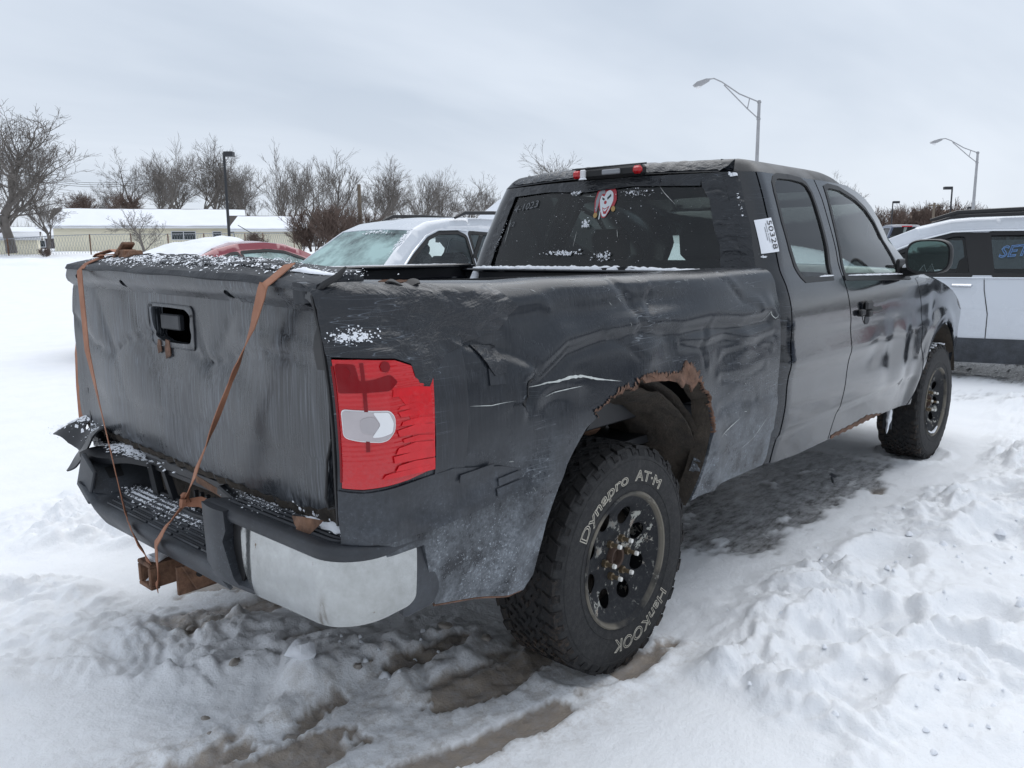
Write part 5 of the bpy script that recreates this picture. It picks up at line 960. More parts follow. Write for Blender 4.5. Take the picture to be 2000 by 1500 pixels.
# lumps of thrown-up snow
for (cx,cy,r,h) in ((-.80,-.235,.055,.050),(-.76,-.27,.08,.045),(-.62,-.20,.09,.030),(-.50,-.15,.10,.030),(-.42,-.24,.07,.025),(-.93,-.33,.05,.03),(.62,-.97,.05,.02),(.82,-1.02,.04,.02),(-.35,.10,.25,.02)):
    q=np.hypot(X-cx,Y-cy)+.25*wob; Z=Z+h*np.exp(-(q/r)**2)*(.8+.5*clod)
# clear ice under and beside the truck
ice=np.exp(-(np.clip(np.abs(Y+.35)-.35,0,9)/.22)**2)*sstep(.75,1.4,X)*sstep(3.9,2.8,X); d,_=poly_d(X,Y,[(1.35,-.42),(2.0,-.60),(2.8,-.85)]); ice=np.maximum(ice*.9,np.exp(-(d/.16)**2)*.75)
ice=np.maximum(ice,np.exp(-((X-8.2)/1.0)**2-((Y+.6)/2.2)**2)*.9)
ice=np.maximum(ice,np.exp(-((X-6.2)/.8)**2-((Y-.5)/2.5)**2)*.5)
wet=sstep(.30,.62,ice*(.9+.45*n+.25*fbm(X*8,Y*20,3)))
Z=Z-.010*wet*(1-rough)
# press snow down under wheels
for wx_ in (0,3.645):
    q=np.exp(-((X-wx_)/.16)**4-((Y+.8425)/.15)**4); Z=Z*(1-q)+(-.006)*q+.02*np.exp(-((np.hypot((X-wx_)/1.1,Y+.8425)-.235)/.03)**2)*(.4+np.clip(clod2,0,1))
    
V=np.stack([X,Y,Z],-1).reshape(-1,3); nx,ny=X.shape
I=np.arange(nx*ny).reshape(nx,ny); Q=np.stack([I[:-1,:-1],I[1:,:-1],I[1:,1:],I[:-1,1:]],-1).reshape(-1,4)
me=bpy.data.meshes.new('snowy_ground'); me.vertices.add(len(V)); me.vertices.foreach_set('co',V.ravel()); me.loops.add(Q.size); me.loops.foreach_set('vertex_index',Q.ravel().astype(np.int32)); me.polygons.add(len(Q)); me.polygons.foreach_set('loop_start',np.arange(0,Q.size,4,dtype=np.int32)); me.update(calc_edges=True)
me.polygons.foreach_set('use_smooth',[True]*len(Q))
dirt=np.clip(sstep(.42,.10,np.abs(s_tr+.02))*(X<.3)*(X>-3)*.9+np.exp(-(d2/.20)**2)*.9+np.exp(-((X+.3)/.5)**2-((Y+.75)/.25)**2)+np.exp(-((X+.8)/.45)**2-((Y-.4)/.25)**2),0,1)
for nm,arr in (('dirt',dirt),('slush',mask),('wet',wet),('rough',np.clip(rough+rF,0,1))):
    at_=me.attributes.new(nm,'FLOAT','POINT'); at_.data.foreach_set('value',arr.ravel().astype(np.float32))
t=NT('snow_ground')
def attr(nm): a=t.n('ShaderNodeAttribute'); a.attribute_name=nm; return a.outputs['Fac']
nA=t.noise(55,5,.65); nB=t.noise(3,5,.6,lo=.3,hi=.7); nC=t.noise(24,6,.7,lo=.3,hi=.7); nD=t.noise(170,3,.7)
snowc=t.mix(nB,(.88,.89,.905),(.83,.845,.87)); speck=t.ramp(t.noise(38,4,.6),.755,.775)
snowc=t.mix(t.mul(speck,.45),snowc,(.30,.27,.24))
dr=attr('dirt'); snowc=t.mix(t.mul(dr,t.math('ADD',t.mul(t.noise(17,6,.75,lo=.46,hi=.62),.55),.03)),snowc,(.44,.40,.36)); sl=attr('slush'); slc=t.mix(nC,(.20,.16,.128),(.42,.365,.31)); c=t.mix(t.math('MINIMUM',t.mul(sl,t.ramp(nC,.1,.9,.75,1.1)),1.),snowc,slc)
wtm=attr('wet'); frost=t.noise(1,6,.72,vec=t.obj((9,24,9)),lo=.35,hi=.68); c=t.mix(t.mul(wtm,t.ramp(frost,0,1,1,.35)),c,t.mix(nC,(.07,.065,.062),(.14,.135,.13)))
rg=t.mix(t.math('MAXIMUM',t.mul(sl,.9),t.mul(wtm,.9)),(.62,.62,.62),(.13,.13,.13)); 
bh=t.math('ADD',t.mul(nA,.8),t.mul(nD,.35)); b1_=t.bump(t.noise(14,5,.65),.35,.02,t.bump(bh,.55,.010)); 
b_=t.bsdf(col=c,rough=rg,spec=.4,normal=b1_); me.materials.append(t.done(b_))
link('snowy_ground',me,kind='structure')
def gz(x,y):
    i=np.clip(np.searchsorted(GXa,x),1,len(GXa)-1); j=np.clip(np.searchsorted(GYa,y),1,len(GYa)-1); return float(Z[i,j])
# loose lumps
R0=random.Random(77)
def lump(nm,x,y,s,mat,label,cat='ice chunk',flat=.6,group=None):
    m=MB(); V=[];k=9;rings=5;sd=R0.random()*50
    for i in range(rings+1):
        th=math.pi*i/rings
        for q in range(k):
            ph=2*math.pi*q/k; d=Vector((math.sin(th)*math.cos(ph),math.sin(th)*math.sin(ph),math.cos(th))); r=s*(1+.55*mn.noise(d*1.6+Vector((sd,0,0)))); V.append(d*r)
    V=[Vector((v.x*1.25,v.y,v.z*flat)) for v in V]
    m.add(V,[(i*k+q,i*k+(q+1)%k,(i+1)*k+(q+1)%k,(i+1)*k+q) for i in range(rings) for q in range(k)])
    return tag(m.obj(nm,mat,None,(x,y,gz(x,y)+s*flat*.35),(0,0,R0.uniform(0,6)),ang=50),label,cat,group)
M['slush']=simple('dirty_ice',(.30,.27,.24),.35,nz=20,var=.35,bump=.4,bs=30)
for (px,py,s,lb) in ((568,1428,.024,'brown rounded ice chunk in the foreground tracks'),(700,1313,.014,'small brown ice chunk behind the truck'),(725,1302,.007,'tiny dark ice crumb beside the small brown chunk'),(374,1245,.014,'pinkish ice chunk beside the brown puddle under the bumper'),(460,1315,.017,'grey ice chunk half buried in snow left of the tracks'),(400,1395,.012,'flat grey ice flake at the far left of the tracks'),(410,1430,.008,'small grey ice flake below the flat one'),(950,1250,.018,'dark ice chunk lying by the rear tyre'),(870,1240,.022,'flat dirty ice slab under the rear of the truck')):
    d_=CF+CR*(px-1000)/FOC-CU*(py-750)/FOC; t_=(0.01-CAM[2])/d_[2]; p=CAM+d_*t_
    lump('ice_chunk',p[0],p[1],s,M['slush'],lb)
lump('snow_lump',-.79,-.235,.038,M['snow'],'pointed white snow lump standing behind the truck in the tracks','snow lump',.9)
# broken black scrap with snow on it, beside the truck
m=MB(); m.box((0,0,.03),(.05,.012,.015),Matrix.Rotation(.9,3,'Y'),bev=.002).box((.01,.0,.055),(.035,.04,.006),Matrix.Rotation(.4,3,'X'),bev=.002)
p=at(1625,940,1); d_=CF+CR*(1625-1000)/FOC-CU*(945-750)/FOC; t_=-CAM[2]/d_[2]; p=CAM+d_*t_
tag(m.obj('broken_clip',M['plastic'],None,(p[0],p[1],gz(p[0],p[1]))),'small broken black plastic clip lying on the ice beside the truck','plastic scrap')
# snow crumbs: geometry scattered over the churned areas
m=MB()
for (x0,x1,y0,y1,n_) in ((.0,3.2,-2.1,-1.0,150),(-.8,-.3,-.55,-.1,40)):
    for k in range(n_):
        x=R0.uniform(x0,x1); y=R0.uniform(y0,y1); i=min(np.searchsorted(GXa,x),nx-1); j=min(np.searchsorted(GYa,y),ny-1)
        if rough[i,j]<.35: continue
        s=R0.uniform(.004,.012)*(2.2 if R0.random()<.06 else 1); z=Z[i,j]; V=[]
        for q in range(6): a=q*math.pi/3; V.append((x+s*math.cos(a)*R0.uniform(.7,1.3),y+s*math.sin(a)*R0.uniform(.7,1.3),z-.001))
        V+=[(x+s*.55*math.cos(a*2.1),y+s*.55*math.sin(a*2.1),z+s*R0.uniform(.7,1.1)) for a in (0,1,2)]
        m.add(V,[(0,1,6),(1,2,7,6),(2,3,7),(3,4,8,7),(4,5,8),(5,0,6,8),(6,7,8)])
m.obj('snow_crumbs',M['snow'],None,kind='stuff',ang=80)
# ================================================================== other vehicles
def car_pt_factory(W,belt,h,taper):
    def yz(z): return np.interp(z,[.2,.45,.8,belt,belt+.02,h-.12,h],[W-.06,W-.01,W,W-.04,W-.055,W-.055-taper,W-.055-taper-.07])
    return yz
def make_car(name,label,W,prof,glass,belt,side_windows,arches,paintm,lower,h,taper=.20,loc=(0,0,0),rz=0,group=None,glassm='glass',wheels=True,wr=.33,chrome=True,winm=None,plan=.10,fine=.05,crown=.03):
    """prof: centre outline of roof/bonnet (x,z) rear to front; glass: list of (i0,i1) index ranges of prof that are screens;
    side_windows: polygons (x,z); lower: outline of the bottom edge rear to front"""
    root=thing(name,label,'car' if 'pickup' not in name else 'pickup truck',loc,rz,group); yz=car_pt_factory(W,belt,h,taper)
    L0,L1=prof[0][0],prof[-1][0]; r=.09
    def yw(x,z):
        x=np.asarray(x,float); e=np.maximum(np.clip((L0+.55-x)/.55,0,1),np.clip((x-L1+.75)/.75,0,1)); return yz(z)-plan*2.2*e**2.4
    pr=[np.array(p) for p in prof]; N=len(pr); nor=[]
    for i in range(N):
        a=pr[max(i-1,0)]; b=pr[min(i+1,N-1)]; t=(b-a)/np.linalg.norm(b-a); nor.append(np.array([-t[1],t[0]]))
    inn=[p-n*r for p,n in zip(pr,nor)]
    out=[tuple(p) for p in inn]+[tuple(q) for q in lower[::-1]]
    cum=np.array([0]+list(np.cumsum([np.linalg.norm(b-a) for a,b in zip(pr[:-1],pr[1:])])))
    PX=np.array(pr);NX=np.array(nor)
    def top(s,t,off=0.):
        x=np.interp(s,cum,PX[:,0]);z=np.interp(s,cum,PX[:,1]);nxx=np.interp(s,cum,NX[:,0]);nz=np.interp(s,cum,NX[:,1])
        xi,zi=x-nxx*r,z-nz*r; w=yw(xi,zi); tt=np.abs(t); k=1-np.clip((tt-(1-r/W))/(r/W),0,1); k2=np.sqrt(np.clip(1-(1-k)**2,0,1)); q=k2*r+off+crown*(1-t*t)-crown*.0
        return np.stack([xi+nxx*q,t*w,zi+nz*q],-1)
    for sd in (-1,1):
        f=lambda x,z:np.stack([x,sd*yw(x,z),z],-1)
        b=sheet('body_side',f,out,paintm,root,holes=[w_ for w_ in side_windows]+[],h=fine,out=(0,sd,0),flange=.02)
        for w_ in side_windows:
            sheet('side_window',lambda x,z:np.stack([x,sd*(yw(x,z)-.012),z],-1),inset(w_,-.004),M[winm or glassm],b,h=.08,out=(0,sd,0))
            sheet('window_frame',lambda x,z:np.stack([x,sd*(yw(x,z)+.003),z],-1),inset(w_,-.030),M['black'],b,holes=[inset(w_,.012)],h=.05,out=(0,sd,0),flange=.012)
    g=[(cum[a],cum[b]) for a,b in glass]
    prev=0.; spans=[]
    for a,b in g: spans.append((prev,a,False)); spans.append((a,b,True)); prev=b
    spans.append((prev,cum[-1],False))
    for a,b,isg in spans:
        if b-a<.02: continue
        if isg:
            sheet('windscreen',lambda s,t:top(s,t,-.008),[(a,-.86),(b,-.93),(b,.93),(a,.86)] if top(b,0)[2]<top(a,0)[2] else [(a,-.93),(b,-.86),(b,.86),(a,.93)],M[glassm],root,h=.06,out=(0,0,1))
            sheet('pillar_panel',lambda s,t:top(s,t),[(a,-1),(b,-1),(b,1),(a,1)],paintm,root,holes=[[(a+.02,-.86),(b-.02,-.92),(b-.02,.92),(a+.02,.86)] if top(b,0)[2]<top(a,0)[2] else [(a+.02,-.92),(b-.02,-.86),(b-.02,.86),(a+.02,.92)]],h=.05,out=(0,0,1),flange=.02)
        else: sheet('roof_panel' if a>0 and b<cum[-1] else 'body_panel',lambda s,t:top(s,t),[(a,-1),(b,-1),(b,1),(a,1)],paintm,root,h=.05,out=(0,0,1),flange=.0)
    if wheels:
        for (cx) in arches:
            for sd in (-1,1):
                w=MB().lathe([(.0,-.03*1),(wr*.55,-.04),(wr*.66,-.01),(wr*.66,0),(wr*.7,.0),(wr*.93,0),(wr,.04),(wr,.19),(wr*.9,.22),(0,.22)],(0,0,0),'y',28).obj('wheel',M['tyre'],root,(cx,sd*(W-.03),wr),(0,0,0 if sd<0 else math.pi))
                MB().lathe([(0,-.032),(wr*.5,-.036),(wr*.62,-.012)],(0,-.006,0),'y',20).obj('rim',M['greyink'],w)
    MB().box(((L0+L1)/2,0,.30),(L1-L0-.3,W*1.7,.12)).obj('underbody',M['black'],root)
    return root,top,cum,yw
def carseat(root,x,y,z=.75,hr=1.22):
    m=MB(); m.box((x,y,z+.22),(.16,.50,.60),Matrix.Rotation(-.2,3,'Y'),bev=.05); m.box((x-.10,y,hr),(.09,.26,.18),bev=.04); m.obj('seat',M['seat'],root)
M['silver']=paint('silver_car_paint',(.62,.65,.70),.22,dust=.10,low=.25,coat=.7,dcol=(.45,.45,.45)); M['red']=paint('dark_red_car_paint',(.26,.012,.028),.2,dust=.10,low=.2,coat=.8,dcol=(.5,.45,.45)); M['blue']=paint('dark_blue_car_paint',(.02,.035,.08),.25,coat=.5)
M['chromeclean']=simple('bright_trim',(.75,.77,.80),.18,.9)
def arch_cut(low,cs,r,z0):
    o=[];
    for x,z in low: o.append((x,z))
    for c in cs: o+= [(c+r*math.cos(a),z0+r*math.sin(a)) for a in np.linspace(math.pi,0,11)]
    return sorted(o,key=lambda p:p[0]) if False else o
def lower_edge(x0,x1,z,cs,r):
    o=[(x0,z+.12)]; c0=z
    for c in cs: o+=[(c-r,z)]+[(c+r*math.cos(a),z+.02+r*1.05*math.sin(a)) for a in np.linspace(math.pi*.97,math.pi*.03,11)]+[(c+r,z)]
    o.append((x1,z+.12)); return o
# silver crossover standing beyond the truck bed, nose to the left
prof=[(-2.30,.55),(-2.33,.85),(-2.30,1.05),(-2.16,1.30),(-2.05,1.50),(-1.95,1.62),(-1.7,1.68),(-1.2,1.715),(-.4,1.73),(.2,1.715),(.55,1.67),(.80,1.575),(1.15,1.34),(1.52,1.08),(1.75,1.03),(2.05,.97),(2.25,.86),(2.34,.70),(2.36,.50)]
sw=[rpoly([(-.02,1.06),(-.02,1.50),(.10,1.545),(.42,1.535),(.62,1.47),(.90,1.29),(1.18,1.09),(1.15,1.05)],.03),rpoly([(-1.12,1.08),(-1.12,1.50),(-.10,1.545),(-.10,1.065)],.03),rpoly([(-1.80,1.17),(-1.68,1.42),(-1.22,1.49),(-1.22,1.10)],.04)]
pc=at(842,515,8.75); ry=math.radians(182)
suv,top_,cum_,yw_=make_car('silver_crossover','silver crossover with snow glare painted on its windscreen, parked beyond the truck bed',.93,prof,[(3,5),(11,13)],1.05,sw,(-1.45,1.42),M['silver'],lower_edge(-2.3,2.36,.33,(-1.45,1.42),.38),1.70,loc=(4.85,5.42,float(terr(4.85,5.42))+.04),rz=ry,glassm='snowglare',winm='glass')
for s in (-1,1):
    MB().tube([(-1.55,s*.66,1.715),(-1.45,s*.66,1.79),(-.6,s*.66,1.805),(-.05,s*.66,1.79),(.12,s*.66,1.725)],[.018,.024,.024,.024,.016],6).obj('roof_rail',M['rubber'],suv)
    MB().box((1.0,s*1.03,1.10),(.12,.20,.15),bev=.05).obj('door_mirror',M['silver'],suv)
    P_=[(x,s*(float(yw_(np.array(x),np.array(z)))+.008),z) for x,z in ((-.06,1.575),(.12,1.585),(.45,1.575),(.66,1.505),(.94,1.32),(1.22,1.10))]; MB().tube(P_,.012,5).obj('chrome_strip',M['chromeclean'],suv)
    m_=MB().box((-.06,s*(.93-.10),1.30),(.07,.01,.46),Matrix.Rotation(-s*.42,3,'X')); m_.obj('door_pillar',M['black'],suv)
carseat(suv,.05,-.38); carseat(suv,.05,.38); MB().box((1.2,0,.98),(.5,1.5,.16),bev=.05).obj('dashboard',M['trim'],suv); MB().box((.80,.02,1.46),(.02,.22,.07),bev=.02).obj('rear_view_mirror',M['seat'],suv)
MB().box((1.02,.14,1.35),(.004,.10,.07),Matrix.Rotation(-.95,3,'Y')).obj('windscreen_tag',M['greyink'],suv); carseat(suv,-.9,-.4); carseat(suv,-.9,.4)
R0=random.Random(6)
for q in range(14):
    s_=cum_[11]+.05+R0.random()*.5; t_=R0.uniform(.5,.9)*R0.choice([1,-1,1])
    pass
patchy('snow',lambda a,b:tuple(top_(np.array(a),np.array(b),.004)),cum_[11]+.22,.86,.22,.05,110,90,.016,suv); patchy('snow',lambda a,b:tuple(top_(np.array(a),np.array(b),.004)),cum_[11]+.08,.1,.05,.35,60,91,.015,suv)
# red coupe under snow
prof=[(-2.20,.50),(-2.24,.72),(-2.20,.93),(-1.95,.99),(-1.65,1.02),(-1.30,1.16),(-.95,1.28),(-.55,1.355),(-.1,1.375),(.25,1.345),(.55,1.25),(.90,1.07),(1.15,.965),(1.6,.90),(2.0,.80),(2.2,.68),(2.25,.48)]
sw=[rpoly([(-1.33,.985),(-1.02,1.12),(-.72,1.205),(-.62,1.215),(-.62,.975)],.02),rpoly([(-.55,.965),(-.55,1.225),(-.1,1.25),(.20,1.225),(.42,1.15),(.76,.985),(.78,.955)],.025)]
cp,top2,cum2,yw2=make_car('red_coupe','dark red coupe heaped with snow parked left of the silver crossover',.88,prof,[(4,6),(9,11)],.95,sw,(-1.38,1.32),M['red'],lower_edge(-2.2,2.25,.26,(-1.38,1.32),.34),1.34,loc=(4.34,8.86,float(terr(4.22,8.86))+.12),rz=math.radians(6),glassm='snowglare',taper=.22,group=None)
def scr(x,y): return (x,-(float(yw2(np.array(x),np.array(y)))-.006),y)
P_=[scr(-.05+.12*math.cos(a*1.0)*(1-.01*a)+.01*a,1.09+.055*math.sin(a*1.37)) for a in np.linspace(0,22,90)]; MB().tube(P_,.004,4).obj('crayon_scribble',M['snow'],cp)
carseat(cp,-.1,-.36,.5,1.02); carseat(cp,-.1,.36,.5,1.02); MB().tube([(.42,-.02+.36+.17*math.cos(a),.92+.16*math.sin(a)) for a in np.linspace(0,6.28,16)],.014,5).obj('steering_wheel',M['seat'],cp)
SNP=[(.15,-1),(1.1,-1),(1.35,-.92),(1.7,-.80),(2.2,-.5),(2.6,-.1),(2.75,.4),(2.8,1),(.15,1)]
def snowcap(s,t):
    d,_=pdist(s,t*.8,[(a_,b_*.8) for a_,b_ in SNP+[SNP[0]]]); b=top2(s,t,0.).copy(); n=fbm(s*2+3,t*2+1,3); e=np.clip(d/.22,0,1)**.5
    b[...,2]+=e*(.07+.03*n+.04*np.exp(-((s-1.15)/.5)**2))-.004; return b
sheet('snow',snowcap,SNP,M['snow'],cp,h=.05,out=(0,0,1),kind='stuff')
# silver wagon at the right
prof=[(-2.45,.55),(-2.50,.85),(-2.46,1.08),(-2.36,1.35),(-2.25,1.58),(-2.05,1.70),(-1.6,1.735),(-.8,1.745),(0,1.735),(.20,1.72),(.52,1.645),(.82,1.52),(1.12,1.36),(1.45,1.18),(2.0,1.06),(2.42,.90),(2.50,.74),(2.52,.5)]
sw=[rpoly([(-.02,1.16),(.05,1.56),(.15,1.565),(.40,1.50),(.72,1.36),(1.0,1.21),(1.04,1.165)],.03),rpoly([(-1.15,1.165),(-1.12,1.565),(-.16,1.57),(-.22,1.16)],.03),rpoly([(-2.05,1.18),(-1.95,1.48),(-1.27,1.56),(-1.28,1.165)],.04)]
pb=at(1893,520,8.25)
wag,top3,cum3,yw3=make_car('silver_wagon','silver sport wagon with black sills and SET chalked on its window, at the right edge',.95,prof,[(3,5),(10,13)],1.14,sw,(-1.55,1.55),M['silver'],lower_edge(-2.45,2.52,.47,(-1.55,1.55),.40),1.72,loc=(pb[0]+.95*math.sin(math.radians(104))+.02,pb[1]-.95*math.cos(math.radians(104))*1+.0,float(terr(pb[0],pb[1]))-.07),rz=math.radians(104),winm='wagonglass',fine=.05,wr=.36)
for s in (-1,1):
    f=lambda x,z:np.stack([x,s*(yw3(x,z)+.012),z],-1)
    sheet('sill_cladding',f,lower_edge(-2.3,2.4,.24,(-1.55,1.55),.42)+[(2.4,.50),(-2.3,.50)][0:2],M['plastic'],wag,h=.08,out=(0,s,0),flange=.03)
    MB().tube([(-1.7,s*.70,1.735),(-1.55,s*.70,1.80),(-.7,s*.70,1.825),(.15,s*.70,1.80),(.40,s*.70,1.725)],[.02,.026,.026,.026,.016],6).obj('roof_rail',M['rubber'],wag)
    P_=[(x,s*(float(yw3(np.array(x),np.array(z)))+.008),z) for x,z in ((-2.0,1.53),(-1.2,1.60),(-.2,1.61),(.18,1.60),(.44,1.53),(.76,1.395),(1.06,1.225))]; MB().tube(P_,.014,5).obj('chrome_strip',M['chromeclean'],wag)
    P_=[(x,s*(float(yw3(np.array(x),np.array(z)))+.008),z) for x,z in ((-2.0,1.13),(-.1,1.125),(1.05,1.12))]; MB().tube(P_,.009,5).obj('chrome_strip',M['chromeclean'],wag)
    sheet('door_seam',lambda x,z:np.stack([x,s*(yw3(x,z)+.003),z],-1),[(-.11,1.57),(-.104,1.57),(-.145,1.0),(-.19,.75),(-.19,.50),(-.198,.50),(-.198,.76),(-.153,1.0)],M['black'],wag,h=.1,out=(0,s,0))
    MB().box((.06,s*.975,1.045),(.20,.035,.035),bev=.012).obj('door_handle',M['chromeclean'],wag)
    sheet('pillar_cover',lambda x,z:np.stack([x,s*(yw3(x,z)+.002),z],-1),[(-.22,1.15),(-.16,1.59),(.06,1.59),(-.01,1.15)],M['black'],wag,h=.1,out=(0,s,0))
carseat(wag,.05,-.4,.8,1.33); carseat(wag,.05,.4,.8,1.33); carseat(wag,-.75,.35,.8,1.33); carseat(wag,-.75,-.35,.8,1.33)
V,F=glyphs('SET',.16,outline=.0035,res=2,shear=.3); MD['chalk']=simple('blue_chalk',(.20,.38,.72),.6)
link('chalk_writing',mesh('chalk_writing',[(-.25-x,.0+(float(yw3(np.array(-.5),np.array(1.3+y)))+.0),1.33+y+.10*x) for x,y,z in V],F,MD['chalk'],False),wag)
# the parked row goes on past the right edge of the picture; it shows as reflections in the truck's doors
def again(src,label,loc,rz):
    c=copy_tree(src); c.location=loc; c.rotation_euler=(0,0,rz); c['label']=label; return c
again(cp,'dark red coupe in the parked row beyond the right edge, mirrored in the truck door',(14.8,-3.0,.1),math.radians(97))
# far pickup, dark blue
prof=[(-2.7,.5),(-2.72,1.0),(-2.68,1.08),(-1.2,1.10),(-1.15,1.35),(-1.05,1.70),(-.9,1.80),(.2,1.84),(.6,1.78),(1.2,1.28),(1.4,1.22),(2.3,1.12),(2.6,.95),(2.65,.5)]
pf=at(1757,440,42)
fp,_,_,_=make_car('far_pickup','small dark blue pickup truck far off behind the truck cab',.98,prof,[(3,5),(8,9)],1.15,[rpoly([(-.85,1.2),(-.80,1.62),(.1,1.66),(.1,1.2)],.03)],(-1.75,1.8),M['blue'],lower_edge(-2.7,2.65,.4,(-1.75,1.8),.42),1.8,loc=(pf[0],pf[1],pf[2]-1.82),rz=math.radians(35),winm='privacy',glassm='privacy',fine=.12)
MB().box((-1.12,0,1.74),(.04,.5,.05)).obj('brake_light',M['redtape'],fp)
again(fp,'dark blue pickup beyond the right edge of the picture, mirrored in the truck side',(9.6,-7.6,.08),math.radians(104))
again(fp,'dark blue pickup truck parked behind the camera, nearer than the other mirrored one',(6.5,-11.5,.08),math.radians(80))
# ================================================================== buildings
t=NT('cream_siding'); w_=t.n('ShaderNodeTexWave',wave_type='BANDS',bands_direction='Z'); w_.inputs['Scale'].default_value=2.2; t.put(w_.inputs['Vector'],t.obj()); n=t.noise(.7,4)
M['cream']=t.done(t.bsdf(col=t.mix(n,(.80,.75,.57),(.85,.80,.65)),rough=.7,normal=t.bump(w_.outputs['Fac'],.4,.03)))
M['roofdark']=simple('dark_shingles',(.06,.05,.045),.9,nz=3); M['whitetrim']=simple('white_trim',(.75,.76,.78),.5); M['brownhouse']=simple('brown_house_wall',(.12,.10,.10),.8); M['pane']=simple('dark_window_pane',(.03,.04,.045),.1); M['tan']=simple('tan_far_building',(.50,.38,.30),.8); M['rsnow']=simple('roof_snow',(.85,.87,.91),.7,nz=.6,var=.04,bump=.3,bs=2)
def house(name,label,loc,rz,L,D,eave,ridge,wins=(),ends=(),over=.5,wall='cream',snow=.14):
    r=thing(name,label,'house' if 'house' in name else 'garage' if 'garage' in name else 'shed',loc,rz)
    m=MB().prism([(-D/2,-1.5),(D/2,-1.5),(D/2,eave),(0,ridge-.05),(-D/2,eave)],-L/2,L/2,'x'); wl=m.obj('wall',M[wall],r,smooth=False)
    rf=MB(); k=(ridge-eave)/(D/2); e=D/2+over; 
    rf.prism([(-e,eave-k*over),(0,ridge),(e,eave-k*over),(e,eave-k*over+.12),(0,ridge+.14),(-e,eave-k*over+.12)],-L/2-over,L/2+over,'x'); ro=rf.obj('roof',M['roofdark'],r,smooth=False)
    for s in (-1,1):
        f=lambda x,y:np.stack([x,y,(ridge+.14-k*np.abs(y))+snow*(.75+.3*fbm(x*.5,y*.7,3))],-1)
        a=.35; P_=[(-L/2-over+.9,s*a),(L/2+over-.1,s*a),(L/2+over,s*(e+.04)),(-L/2-over,s*(e+.04)),(-L/2-over+.5,s*e*.5)]
        sheet('snow',f,P_,M['rsnow'],ro,h=.45,out=(0,0,1),flange=snow*1.1,kind='stuff')
        MB().box((0,s*(e+.02),eave-k*over+.02),(L+2*over,.05,.18)).obj('fascia',M['whitetrim'],ro)
    for s in (-1,1):
        m=MB()
        for q in (-1,1): m.prism([(0,ridge+.10),(q*e,eave-k*over+.10),(q*e,eave-k*over-.10),(0,ridge-.10)] if q>0 else [(0,ridge+.10),(0,ridge-.10),(q*e,eave-k*over-.10),(q*e,eave-k*over+.10)],s*(L/2+over)-.02,s*(L/2+over)+.05,'x')
        m.obj('barge_board',M['whitetrim'],ro,smooth=False)
    for (x,z,w,h) in wins:
        fr=MB().box((x,-D/2-.02,z),(w+.16,.06,h+.16)).obj('window',M['whitetrim'],wl); MB().box((x,-D/2-.055,z),(w,.03,h)).obj('pane',M['pane'],fr)
        if w>1: MB().box((x,-D/2-.075,z),(.07,.03,h)).obj('mullion',M['whitetrim'],fr)
    for (y,z,w,h) in ends:
        fr=MB().box((-L/2-.02,y,z),(.06,w+.16,h+.16)).obj('window',M['whitetrim'],wl); MB().box((-L/2-.055,y,z),(.03,w,h)).obj('pane',M['pane'],fr)
    return r
def ground_at(px,py,D): p=at(px,py,D); return p
def face(px): # heading of the image plane's right direction at that pixel
    return math.atan2(CR[1],CR[0])
base=at(305,491,84); th=math.atan2(CR[1],CR[0])+math.radians(19)
house('long_house','long cream house with a snowy low roof, bare tree in front of its middle',(base[0],base[1],base[2]),th,17.4,7.5,2.55,4.25,wins=[(3.0,1.55,2.2,.75),(-.0+6.2,1.55,.75,.7),(8.1-1.0+1.0,1.3,.55,1.1)],ends=[(-1.2,1.3,.45,1.2),(1.5,1.2,.9,1.9)])
base=at(524,488,80); house('garage','cream garage with a snowy roof right of the long house',(base[0],base[1],base[2]),th,6.2,5.5,2.0,3.2)
base=at(38,503,66); house('garden_shed','small cream shed with a snowy roof at the left edge',(base[0],base[1],base[2]),th+.1,3.0,2.2,1.55,1.95,over=.25)
base=at(70,492,98); house('brown_house','low brown house with a snowy roof behind the shed',(base[0],base[1],base[2]),th+.05,11,6,1.8,2.9,wall='brownhouse',wins=[(1,1.0,1,.8)])
for s,(px,py,w,h,D) in enumerate(((1838,428,3.6,2.5,150),)):
    p=at(px,py,D); r=thing('far_building','tan flat roofed building far off between the lamp posts','building',(p[0],p[1],p[2]-6),math.atan2(CR[1],CR[0])); MB().box((0,0,4),(9,6,7)).obj('wall',M['tan'],r,smooth=False); MB().box((2.4,-3.03,6.2),(1.0,.06,.9)).obj('window',M['pane'],r)
p=at(953,398,70)
# white propane/silo-like gable seen over the crossover
g_=MB().prism([(-2,-4),(2,-4),(2,0),(0,1.5),(-2,0)],-3,3,'x'); base=at(975,420,75); tag(g_.obj('snowy_gable',M['rsnow'],None,(base[0],base[1],base[2]-.2),(0,0,th+1.3),smooth=False),'white snowy gable end just left of the truck cab','building')
tag(MB().box((0,0,-3),(1.2,2,4)).obj('snowy_shed',M['rsnow'],None,tuple(at(1950/1,500,400))) if False else None) if False else None
